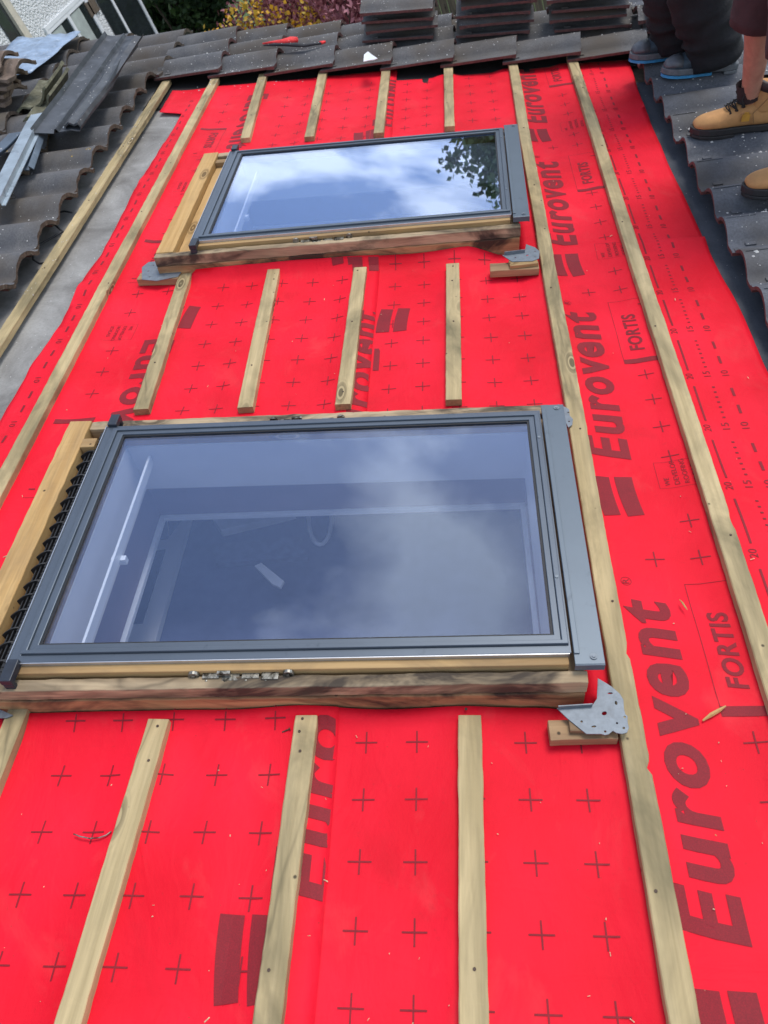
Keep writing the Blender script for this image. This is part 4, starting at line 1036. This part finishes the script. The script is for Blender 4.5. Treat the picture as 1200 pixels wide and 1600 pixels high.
# ------------------------------------------------------------------ neighbouring house, top left
HX = -6.0
hs = empty('neighbour_house', WT(HX, 12, 0), 'white pebbledashed house with white framed windows at the top left', 'house')
c0 = on_x(250, 62, HX); far_y = c0.y
def hb(name, mat, y0, y1, z0, z1, x0, x1, parent=hs, bevel=0):
    m = MB(); m.box(x0, x1, y0 - 12, y1 - 12, z0, z1); return m.build(name, mat, parent, bevel=bevel)
hb('wall', M_pebble, 6.0, far_y, 0, 7.2, -5, 0)
m = MB(); m.prism([(-5.4, 7.0), (.4, 7.0), (-2.5, 9.6)], 0, 1)
me = m.mesh('roof'); 
for v in me.vertices: x, y, z = v.co; v.co = (x, (6.0 - .3 - 12) + z * (far_y - 6.0 + .6), y + .2)
link('roof', me, M_tile, hs)
def hwin(px_tl, px_tr, zdrop, panes, name='window', cur=True):
    a, b = on_x(*px_tl, HX), on_x(*px_tr, HX); z1 = (a.z + b.z) / 2 ; y0, y1 = a.y, b.y; z0 = z1 - zdrop; fw = .05
    m = MB(); m.box(.002, .05, y0 - 12, y1 - 12, z0, z1)
    w_ = MB(); w_.ring((y0 - 12, y1 - 12, z0, z1), (y0 - 12 + fw, y1 - 12 - fw, z0 + fw, z1 - fw), .0, .030); fr = None
    me = w_.mesh(name)
    for v in me.vertices: x, y, z = v.co; v.co = (z, x, y)
    fr = link(name, me, M_white, hs)
    n = panes; W = (y1 - y0 - 2 * fw) / n
    for k in range(n):
        ya, yb = y0 - 12 + fw + W * k, y0 - 12 + fw + W * (k + 1)
        m = MB(); m.ring((ya + .002, yb - .002, z0 + fw + .002, z1 - fw - .002), (ya + .045, yb - .045, z0 + fw + .045, z1 - fw - .045), .005, .026); me = m.mesh('casement')
        for v in me.vertices: x, y, z = v.co; v.co = (z, x, y)
        link('casement', me, M_white, fr)
        m = MB(); m.box(.003, .012, ya + .055, yb - .055, z0 + fw + .055, z1 - fw - .055); m.build('pane', M_darkwin, fr)
        if cur: m = MB(); m.box(.0125, .016, ya + .06, ya + (yb - ya) * .60, z0 + fw + .3, z1 - fw - .06); m.build('curtain', M_curtain, fr)
    m = MB(); m.box(0, .13, y0 - 12.06, y1 - 12 + .06, z0 - .05, z0 - .002); m.build('sill', M_white, fr)
    return fr
hwin((65, 42), (128, -9), 1.25, 2)
hwin((163, -14), (196, -42), 2.3, 1, cur=False)
a = on_x(160, 0, HX); m = MB(); m.box(.001, .02, a.y - 12 - .25, a.y - 12 + .30, 0, 5.2); m.build('recess_shade_slab', M_darkwin, hs)  # flat dark slab, the shade of a recess put into its colour
# plaque, corner board and flat dark slab painted in place of a recess
a = on_x(136, 18, HX); m = MB(); m.box(.001, .03, a.y - 12, a.y - 12 + .42, a.z - .10, a.z + .10); m.build('name_plaque', M_fence, hs, bevel=.01)
a = on_x(10, 10, HX); m = MB(); m.box(.001, .06, a.y - 12 - .12, a.y - 12 + .05, 0, 7); m.build('corner_board', M_cream, hs); m = MB(); m.box(.001, .02, a.y - 12 - .42, a.y - 12 - .12, 0, 7); m.build('recess_shade_slab', M_darkwin, hs)

# ------------------------------------------------------------------ fences, shrubs and trees
def fence(x0, y0, x1, y1, h, label, board=.12):
    L = math.hypot(x1 - x0, y1 - y0); a = math.atan2(y1 - y0, x1 - x0); root = empty('timber_fence', WT(x0, y0, 0, a), label, 'fence')
    m = MB(); x = 0; rnd = random.Random(int(L * 10))
    while x < L: m.box(x, x + board - .008, 0, .02, .02, h + rnd.uniform(-.01, .01)); x += board
    m.build('board_panel', M_fence, root)
    m = MB(); m.box(0, L, -.02, .05, h + .011, h + .05); m.build('top_rail', M_fence, root)
    x = 0
    while x <= L: m = MB(); m.box(x - .05, x + .05, .021, .12, 0, h + .0); m.build('post', M_fence, root); x += 1.8
    return root
def leafy(name, label, cat, base, clumps, n, ls, mats, seed, group=None, trunk=True, slim=.38, up=0., tilt=1.):
    """clumps: (x,y,z,rx,ry,rz) relative to base. leaves as small folded quads filling the clumps unevenly"""
    rnd = random.Random(seed); root = empty(name, WT(*base), label, cat, group)
    tot = sum(c[3] * c[4] * c[5] for c in clumps)
    m = MB()
    for c in clumps:
        k = int(n * c[3] * c[4] * c[5] / tot); cnt = 0; tr_ = 0
        while cnt < k and tr_ < k * 8:
            tr_ += 1
            d = Vector((rnd.gauss(0, 1), rnd.gauss(0, 1), rnd.gauss(0, 1))).normalized() * rnd.random() ** .42
            p = Vector((c[0] + d.x * c[3], c[1] + d.y * c[4], c[2] + d.z * c[5]))
            if noise.noise(p * (1.3 / max(.35, c[3] * .5)) + Vector((seed, 0, 0))) < rnd.uniform(-.38, .12): continue
            cnt += 1
            ax = Vector((rnd.gauss(0, 1), rnd.gauss(0, 1), rnd.gauss(0, .7) + up)).normalized(); sd = ax.orthogonal().normalized(); sd.rotate(Matrix.Rotation(rnd.uniform(0, 6.28), 3, ax)); l = ls * rnd.uniform(.6, 1.3)
            q_ = p + ax * l; h = p + ax * l * .5; m.add([p, h + sd * l * slim, q_, h - sd * l * slim], [(0, 1, 2, 3)], rnd.randrange(len(mats)) if len(mats) > 1 else 0)
    m.build('crown', list(mats), root)
    if trunk:
        t = MB(); zc = sum(c[2] for c in clumps) / len(clumps)
        t.tube([(0, 0, 0), (.03, .02, zc * .5), (0, 0, zc)], [max(.03, zc * .035), max(.02, zc * .026), .015], 8)
        for c in clumps: t.tube([(0, 0, zc * .35), (c[0] * .5, c[1] * .5, (zc * .35 + c[2]) / 2), (c[0], c[1], c[2])], [zc * .018, zc * .012, .006], 6)
        t.build('trunk', M_bark, root, smooth=True)
    return root
def shr(name, label, px, py, Y, r, h, n, ls, mats, seed, **k):
    c = on_y(px, py, Y); s_ = random.Random(seed); cl = []
    for i in range(9):
        a = s_.uniform(0, 6.28); q_ = s_.uniform(.1, .75) * r; z = s_.uniform(.3, .85) * h; cl.append((q_ * math.cos(a), q_ * math.sin(a), z, r * s_.uniform(.32, .5), r * s_.uniform(.32, .5), h * s_.uniform(.16, .28)))
    cl.append((0, 0, h * .78, r * .5, r * .5, h * .22)); cl.append((0, 0, h * .35, r * .9, r * .9, h * .34))
    return leafy(name, label, 'shrub', (c.x, Y, 0), cl, n, ls, mats, seed, **k)
fence(-5.9, 15.6, -2.2, 16.4, 1.55, 'brown timber fence between the white house and the yellow shrub')
fence(-1.0, 13.2, .95, 13.2, 1.75, 'grey timber fence behind the stacks of loose tiles')
leaf_pp = (M_leaf_purple,)
shr('purple_shrub', 'tall shrub with pink and purple leaves behind the tiles, left of the tile stacks', 515, 12, 13.6, 1.25, 3.1, 9000, .10, leaf_pp, 51, up=1.2, slim=.22)
shr('purple_shrub', 'purple leaved shrub top partly hidden behind the left tile stack', 560, 2, 14.2, 1.0, 2.4, 4500, .10, leaf_pp, 52, up=1.2, slim=.22)
shr('purple_shrub', 'purple leaved shrub behind the yellow shrub', 440, 0, 15.0, 1.2, 3.3, 6500, .10, leaf_pp, 53, up=1.2, slim=.22)
shr('yellow_shrub', 'low golden yellow shrub in front of the purple one', 385, 30, 12.8, 1.0, 2.75, 6500, .065, (M_leaf_yellow,), 54, slim=.45)
shr('yellow_shrub', 'small yellow and green bush left of the golden shrub', 330, 42, 13.2, .6, 2.45, 3200, .065, (M_leaf_yellow,), 55, slim=.45)
shr('yellow_shrub', 'yellow green bush showing above the red and black glove', 470, 45, 12.5, .7, 2.15, 3000, .065, (M_leaf_yellow,), 56, slim=.45)
def tree(label, x, y, h, r, n, ls, mats, seed, slim=.4, z0=.35, group=None):
    s_ = random.Random(seed); cl = []
    for i in range(16):
        a = s_.uniform(0, 6.28); q_ = s_.uniform(.2, .8) * r; z = h * s_.uniform(z0, .92); cl.append((q_ * math.cos(a), q_ * math.sin(a), z, r * s_.uniform(.26, .42), r * s_.uniform(.26, .42), h * s_.uniform(.08, .14)))
    return leafy('garden_tree', label, 'tree', (x, y, 0), cl, n, ls, mats, seed, slim=slim, group=group)
c = on_y(300, 0, 18.5)
tree('dark evergreen tree between the white house and the yellow shrub', c.x, 18.5, 5.2, 2.3, 26000, .16, (M_leaf_dark,), 61, slim=.3, z0=.12)
c = on_y(236, 10, 17.0)
tree('dark green conifer with fronds hanging beside the house corner', c.x + .3, 17.2, 5.0, 1.3, 9000, .15, (M_leaf_dark, M_leaf_green), 62, slim=.25, z0=.2)
tree('garden tree behind the tile stacks', on_y(640, 0, 22).x, 22, 5.5, 2.6, 14000, .17, (M_leaf_dark, M_leaf_green), 63, z0=.12)
tree('bushy green tree beyond the lawn at the right', 7.5, 24, 6, 3.0, 14000, .18, (M_leaf_green,), 64, z0=.12)
# the tree mirrored in the upper pane: follow the reflected sight line
def refl(x, y, D):
    r = CR.T @ np.array([(x - 600) / CF, (y - 800) / CF, 1.]); t = (.13 - CC[2]) / r[2]; p = CC + t * r; r2 = Vector((r[0], r[1], -r[2])); r2 /= r2.y
    return M @ (Vector(p.tolist()) + r2 * (D - p[1]))
tp = refl(835, 205, 13.0)
cl = []
s_ = random.Random(71)
for (x, y, rr) in ((800, 200, .8), (760, 225, .45), (735, 215, .34), (708, 246, .32), (706, 262, .22), (728, 262, .24), (770, 270, .40), (752, 285, .24), (750, 300, .16), (778, 310, .26), (800, 250, .7), (820, 300, .5), (840, 220, 1.0), (880, 180, 1.4), (890, 250, 1.1), (960, 200, 1.4), (800, 170, 1.0), (850, 140, 1.2), (930, 130, 1.3)):
    p = refl(x, y, 13.0 + s_.uniform(-.4, .8)); cl.append((p.x - tp.x - .5, p.y - tp.y, p.z, rr, rr, rr * .9))
leafy('garden_tree', 'tall leafy tree mirrored in the glass of the upper roof window', 'tree', (tp.x + .5, tp.y, 0), cl, 20000, .12, (M_leaf_light,), 71, slim=.4)

# ------------------------------------------------------------------ the two workers
def skin_obj(name, J, E, mat, parent, sub=2, root=0):
    me = bpy.data.meshes.new(name); me.from_pydata([j[0] for j in J], E, []); o = bpy.data.objects.new(name, me); COL.objects.link(o)
    sk_ = o.modifiers.new('skin', 'SKIN'); sk_.use_smooth_shade = True; o.modifiers.new('sub', 'SUBSURF').levels = sub; o.modifiers['sub'].render_levels = sub
    for i, j in enumerate(J):
        r = j[1]; r = (r, r) if not isinstance(r, tuple) else r; me.skin_vertices[0].data[i].radius = r; me.skin_vertices[0].data[i].use_root = (i == root)
    bpy.context.view_layer.update(); m2 = bpy.data.meshes.new_from_object(o.evaluated_get(bpy.context.evaluated_depsgraph_get())); bpy.data.objects.remove(o)
    for p in m2.polygons: p.use_smooth = True
    m2.materials.clear(); return link(name, m2, mat, parent)
def loft(path, rad, n=20, wr=0., seed=0, flatx=1.):
    """tube along path with horizontal-ish rings and cloth wrinkles"""
    path = [Vector(p) for p in path]; rs = []
    # resample
    P = []; Rr = []
    for i in range(len(path) - 1):
        for s_ in range(8): t = s_ / 8; P.append(path[i].lerp(path[i + 1], t)); Rr.append(rad[i] + (rad[i + 1] - rad[i]) * (t * t * (3 - 2 * t)))
    P.append(path[-1]); Rr.append(rad[-1])
    up = Vector((0, 1, 0))
    for k, p in enumerate(P):
        t = (P[min(k + 1, len(P) - 1)] - P[max(k - 1, 0)]).normalized(); a = (Vector((1, 0, 0)) - t * t.x).normalized(); b = t.cross(a); r = []
        for j in range(n):
            th = 2 * math.pi * j / n; f = 1 + wr * (noise.noise(Vector((math.cos(th) * 1.3, math.sin(th) * 1.3, p.z * 22 + seed))) + .5 * math.sin(p.z * 90 + 3 * math.sin(th + seed)) * .4)
            r.append(p + (a * math.cos(th) * flatx + b * math.sin(th)) * Rr[k] * f)
        rs.append(r)
    return rs
M_skin = simple('skin', (.42, .20, .135), .55, nsc=40, amt=.12, dirt=(.33, .13, .085), dsc=9, bump=.15)
M_hair = simple('brown_hair', (.05, .03, .02), .7, nsc=90, amt=.5, bump=.8)
def boot_parts(parent, fx, fy, fz, yaw, style):
    """boot as an Empty-free group of meshes: local +x = toe direction, origin under the ankle"""
    R0 = Matrix.Translation((fx, fy, fz)) @ Matrix.Rotation(PITCH, 4, 'Y') @ Matrix.Rotation(yaw, 4, 'Z') @ Matrix.Scale(1.1, 4)
    def put(m):
        m.v = [tuple(R0 @ Vector(v)) for v in m.v]; return m
    tan = style == 'tan'
    up_m = simple('tan_nubuck', (.46, .235, .085), .8, nsc=24, amt=.14, bump=.25, dirt=(.33, .16, .06), dsc=8) if tan else simple('blue_black_shoe', (.035, .055, .075), .7, nsc=30, amt=.4)
    so_m = simple('black_sole', (.018, .017, .018), .6, nsc=50) if tan else simple('grey_sole', (.12, .13, .14), .6, nsc=30)
    # foot body : rings across the foot, from heel to toe
    secs = [(-.085, .020, .05, .060), (-.078, .034, .035, .105), (-.05, .040, .03, .125), (-.01, .042, .03, .130), (.03, .042, .03, .125), (.07, .044, .03, .108), (.11, .050, .03, .092), (.15, .052, .03, .082), (.185, .047, .03, .075), (.208, .036, .032, .062), (.218, .018, .038, .048)]
    rs = []
    for (x, hw_, z0, z1) in secs:
        r = []
        for j in range(20):
            th = 2 * math.pi * j / 20; c, s_ = math.cos(th), math.sin(th); yy = hw_ * math.copysign(abs(c) ** .8, c); zz = (z0 + z1) / 2 + (z1 - z0) / 2 * math.copysign(abs(s_) ** (.85 if s_ > 0 else .5), s_)
            if s_ > 0: yy *= 1 - .28 * s_
            r.append((x, yy, zz))
        rs.append(r)
    m = MB(); m.rings(rs)
    hh = .185 if tan else .115
    zs = [.075 + (hh - .075) * i / 6 for i in range(7)]; rs = []
    for z in zs:
        t = (z - .075) / (hh - .075); cx_ = -.022 - .012 * t; rx = .062 - .010 * t; ry = .043 + .004 * t; r = []
        for j in range(20): th = 2 * math.pi * j / 20; r.append((cx_ + rx * math.cos(th), ry * math.sin(th), z + .010 * t * math.cos(th) * 0 + (.008 * math.cos(2 * th)) * t))
        rs.append(r)
    m.rings(rs); o = put(m).build('boot' if tan else 'shoe', up_m, parent, smooth=True)
    sb = o.modifiers.new('sub', 'SUBSURF'); sb.levels = 1; sb.render_levels = 1
    # sole with heel
    out_ = [(-.095, 0), (-.090, .028), (-.07, .040), (-.03, .043), (.02, .040), (.07, .046), (.12, .054), (.165, .053), (.20, .041), (.222, .020), (.228, 0)]
    out_ = out_ + [(x, -y) for x, y in reversed(out_[1:-1])]
    m = MB(); m.prism(out_, .014, .038); m.prism([(x, y) for x, y in out_ if x < -.02] , 0, .0135); m.prism([(x * .98, y * .97) for x, y in out_ if x > .04], 0.0, .0135)
    put(m).build('sole', so_m, o, bevel=.004)
    if tan:
        m = MB()
        rs = []
        for (z, e) in ((hh - .028, .0), (hh - .022, .006), (hh - .008, .009), (hh + .004, .006), (hh + .006, -.006)):
            rs.append([(-.032 + (.052 + e) * math.cos(2 * math.pi * j / 20), (.047 + e) * math.sin(2 * math.pi * j / 20), z + .006 * math.cos(4 * math.pi * j / 20)) for j in range(20)])
        m.rings(rs, cap=False); put(m).build('padded_collar', simple('dark_leather', (.03, .018, .018), .6, nsc=30), o, smooth=True)
        m = MB(); ly = [(.105, .094), (.085, .104), (.065, .116), (.048, .130), (.034, .145), (.024, .163), (.018, .180)]
        for i, (x, z) in enumerate(ly):
            for s_ in (-1, 1):
                m.tube([(x - .012, s_ * .030, z - .012), (x - .004, s_ * .031, z - .008)], .0045, 8)
            m.tube([(x - .010, -.031, z - .008), (x + .006, -.014, z + .006), (x + .008, 0, z + .008), (x + .006, .014, z + .006), (x - .010, .031, z - .008)], .0025, 6)
            if i < len(ly) - 1:
                x2, z2 = ly[i + 1]
                for s_ in (-1, 1): m.tube([(x - .008, s_ * .031, z - .006), ((x + x2) / 2 + .012, 0, (z + z2) / 2 + .012), (x2 - .008, -s_ * .031, z2 - .006)], .0025, 6)
        for s_ in (-1, 1):
            m.tube([(.024, s_ * .010, .172), (.055, s_ * .030, .165), (.070, s_ * .042, .135), (.055, s_ * .048, .110)], .0023, 6); m.tube([(.024, 0, .172), (.060, s_ * .020, .182), (.050, s_ * .035, .160), (.026, s_ * .012, .168)], .0023, 6)
        put(m).build('laces', simple('black_lace', (.012, .011, .010), .8), o, smooth=True)
        m = MB(); m.box(.030, .058, .0475, .051, .060, .085); m.box(.036, .052, .0475, .051, .0855, .092); put(m).build('leather_tag', simple('orange_tag', (.50, .25, .03), .6), o)
        m = MB(); m.tube([(-.05, .042, .17), (-.01, .046, .12), (.02, .045, .085), (.01, .045, .05)], .0012, 5); m.tube([(-.05, -.042, .17), (-.01, -.046, .12), (.02, -.045, .085), (.01, -.045, .05)], .0012, 5); put(m).build('seam', simple('dark_stitch', (.2, .1, .04), .8), o)
    else:
        m = MB(); m.prism([(x, y * 1.03) for x, y in out_ if x > -.02], .002, .0125)
        put(m).build('blue_outsole', simple('bright_blue_rubber', (.04, .25, .48), .5), o)
        m = MB()
        for i in range(5):
            x, z = .09 - .02 * i, .104 + .008 * i; m.tube([(x, -.026, z - .004), (x + .004, 0, z + .008), (x, .026, z - .004)], .0025, 6)
        put(m).build('laces', simple('black_lace', (.012, .011, .010), .8), o, smooth=True)
        rs = []
        for (x, hw_, z0, z1) in [(a, b * 1.05, c_, d * 1.03) for a, b, c_, d in secs[7:]]:
            rs.append([(x, hw_ * math.cos(2 * math.pi * j / 20), (z0 + z1) / 2 + (z1 - z0) / 2 * math.sin(2 * math.pi * j / 20)) for j in range(20)])
        m = MB(); m.rings(rs); put(m).build('toe_cap', simple('grey_toe_cap', (.09, .095, .105), .5), o, smooth=True)
    return o
def person(label, feet, hipc, facing, style, seed, height=1.78):
    """feet: two ankle-bottom points (world) ; hipc: pelvis centre ; facing: yaw of the body's front (local +x)"""
    base = ((feet[0] + feet[1]) / 2); root = empty('person', WT(base.x, base.y, base.z), label, 'person')
    F = Matrix.Rotation(facing, 3, 'Z'); f_ = F @ Vector((1, 0, 0)); s_ = F @ Vector((0, 1, 0))
    def loc(p): return Vector(p) - base
    H = loc(hipc); ank = [loc(f) + Vector((0, 0, .085)) for f in feet]; hips = [H + s_ * .09, H - s_ * .09]
    if (ank[0] - hips[0]).length > (ank[0] - hips[1]).length: hips.reverse()
    knees = []
    for a, h in zip(ank, hips):
        mid = a.lerp(h, .52); knees.append(mid + f_ * .05)
    chest = H + Vector((0, 0, .34)) + f_ * .04; neck = H + Vector((0, 0, .56)) + f_ * .05; head = neck + Vector((0, 0, .17)) + f_ * .05
    J = [(H, (.135, .10)), (H + Vector((0, 0, .18)), (.12, .09)), (chest, (.15, .105)), (neck, .052), (neck + Vector((0, 0, .07)) + f_ * .02, .05), (head, (.078, .095)), (head + Vector((0, 0, .08)), (.06, .08))]
    E = [(0, 1), (1, 2), (2, 3), (3, 4), (4, 5), (5, 6)]
    for h, k, a in zip(hips, knees, ank):
        b = len(J); J += [(h, .085), (k, .055), (k.lerp(a, .35) - f_ * .01, .052), (a + Vector((0, 0, .03)), .034)]; E += [(0, b), (b, b + 1), (b + 1, b + 2), (b + 2, b + 3)]
    wrists = []
    for sg in (1, -1):
        sh = chest + s_ * (.19 * sg) + Vector((0, 0, .14)); el = sh + Vector((0, 0, -.29)) + s_ * (.04 * sg) - f_ * .02; wr = el + Vector((0, 0, -.22)) + f_ * .12; hd = wr + Vector((0, 0, -.05)) + f_ * .03
        b = len(J); J += [(sh, .055), (el, .040), (wr, .028), (hd, (.038, .018))]; E += [(2, b), (b, b + 1), (b + 1, b + 2), (b + 2, b + 3)]; wrists.append((hd, sg))
    body = skin_obj('body', J, E, M_skin, root)
    m = MB()
    for hd, sg in wrists:
        for k in range(4):
            o0 = hd + f_ * (.022 - .015 * k) + Vector((0, 0, -.02)); l = (.072, .080, .074, .058)[k]
            m.tube([o0, o0 + Vector((0, 0, -l * .45)) + s_ * (-.004 * sg), o0 + Vector((0, 0, -l * .8)) + s_ * (-.016 * sg), o0 + Vector((0, 0, -l)) + s_ * (-.026 * sg)], [.009, .0085, .0075, .006], 8)
        o0 = hd + f_ * .028 + Vector((0, 0, .01)); m.tube([o0, o0 + f_ * .022 + Vector((0, 0, -.025)), o0 + f_ * .026 + Vector((0, 0, -.05)) - s_ * (.008 * sg)], [.011, .010, .007], 8)
    # face and ears
    nz = head + f_ * .088 + Vector((0, 0, -.005)); m.tube([nz + Vector((0, 0, .03)), nz + f_ * .018 + Vector((0, 0, -.012)), nz + Vector((0, 0, -.02))], [.007, .013, .010], 8)
    for sg in (1, -1): e = head + s_ * (.078 * sg); m.tube([e + Vector((0, 0, .025)), e + s_ * (.012 * sg), e + Vector((0, 0, -.03))], [.012, .016, .010], 8)
    # merge the fingers, nose and ears into the one body mesh
    bm = bmesh.new(); bm.from_mesh(body.data); me2 = m.mesh('x'); 
    bm.from_mesh(me2); bm.to_mesh(body.data); bm.free(); bpy.data.meshes.remove(me2)
    for p in body.data.polygons: p.use_smooth = True
    ey = MB()
    for sg in (1, -1): e = head + f_ * .080 + s_ * (.032 * sg) + Vector((0, 0, .018)); ey.tube([e - f_ * .01, e, e + f_ * .006], [.013, .012, .006], 10)
    ey.build('eyes', simple('eye', (.25, .24, .22), .2, amt=.1), root, smooth=True)
    mo = MB(); e = head + f_ * .086 + Vector((0, 0, -.045)); mo.tube([e - s_ * .024 - f_ * .006, e, e + s_ * .024 - f_ * .006], [.003, .007, .003], 6); mo.build('mouth', simple('lips', (.3, .09, .07), .5), root)
    skin_obj('hair', [(head + Vector((0, 0, .035)) - f_ * .03, (.085, .09)), (head + Vector((0, 0, .085)) - f_ * .01, (.066, .085)), (head + Vector((0, 0, -.03)) - f_ * .05, (.06, .06))], [(0, 1), (0, 2)], M_hair, root)
    # clothes
    cm = simple('dark_shirt', (.02, .022, .03), .9, nsc=20) if style == 'dark' else simple('faded_top', (.10, .06, .06), .9, nsc=20)
    JT = [(H + Vector((0, 0, .0)), (.150, .115)), (H + Vector((0, 0, .18)), (.138, .105)), (chest, (.168, .12)), (chest + Vector((0, 0, .15)), (.10, .08))]; ET = [(0, 1), (1, 2), (2, 3)]
    for hd, sg in wrists:
        sh = chest + s_ * (.19 * sg) + Vector((0, 0, .14)); el = sh + Vector((0, 0, -.29)) + s_ * (.04 * sg) - f_ * .02
        b = len(JT); JT += [(sh, .070), (sh.lerp(el, .75), .060)]; ET += [(2, b), (b, b + 1)]
    skin_obj('shirt', JT, ET, cm, root)
    tm = simple('black_work_trousers', (.006, .006, .008), .9, nsc=14, amt=.35, bump=.9, bd=.008, dirt=(.013, .013, .015), dsc=7) if style == 'dark' else simple('maroon_work_shorts', (.045, .022, .024), .9, nsc=14, amt=.3, bump=.5, bd=.004)
    m = MB()
    for i, (h, k, a) in enumerate(zip(hips, knees, ank)):
        if style == 'dark':
            m.rings(loft([h + Vector((0, 0, .06)), h.lerp(k, .5), k, k.lerp(a, .5), a + Vector((0, 0, .10)), a + Vector((0, 0, -.030)) - f_ * .01], [.125, .122, .125, .135, .130, .120], 28, .15, seed + i))
        else:
            m.rings(loft([h + Vector((0, 0, .06)), h.lerp(k, .5), k + Vector((0, 0, -.06))], [.118, .115, .105], 28, .07, seed + i))
    rs = []
    for t in range(5): z = .16 - .06 * t; rs.append([tuple(H + Vector((0, 0, z)) + f_ * (.125 - .0 * t) * math.cos(2 * math.pi * j / 24) + s_ * (.165 + .01 * t) * math.sin(2 * math.pi * j / 24)) for j in range(24)])
    m.rings(rs)
    m.build('trousers' if style == 'dark' else 'shorts', tm, root, smooth=True)
    if style != 'dark':
        m = MB()
        for k, a in zip(knees, ank): m.rings(loft([a + Vector((0, 0, .12)), a + Vector((0, 0, .05))], [.046, .044], 20, .05, seed), cap=False)
        m.build('socks', simple('dark_sock', (.03, .016, .016), .95), root, smooth=True)
    return root, F
def roofpt(x, y, w): u, v = at(x, y, w); return M @ Vector((u, v, w))
# worker in black trousers: shoes with toes towards the membrane
def worker(label, toes, style, hip_dx, seed, spread=0., yaw0=math.pi, yaws=(0, 0), w=.085, hipz=.92, hip_dy=0.):
    feet = []
    for (x, y), ya in zip(toes, yaws):
        t = roofpt(x, y, w); d = M.to_3x3() @ Vector((math.cos(yaw0 + ya), math.sin(yaw0 + ya), 0)); feet.append(t - d * .244)
    c = (feet[0] + feet[1]) / 2; hip = Vector((c.x + hip_dx, c.y + hip_dy, c.z + hipz))
    root, F = person(label, feet, hip, yaw0, style, seed)
    for f, ya in zip(feet, yaws):
        p = f - (feet[0] + feet[1]) / 2; boot_parts(root, p.x, p.y, p.z, yaw0 + ya, style)
    return root
worker('worker in baggy black trousers and blue soled shoes standing on the far right tiles', [(984, 96), (1034, 119)], 'dark', .02, 81, yaws=(.05, -.03), w=.10)
worker('bare legged worker in maroon shorts and tan lace up boots at the right edge', [(1078, 213), (1158, 305)], 'tan', .10, 91, yaws=(.0, .0), w=.095)
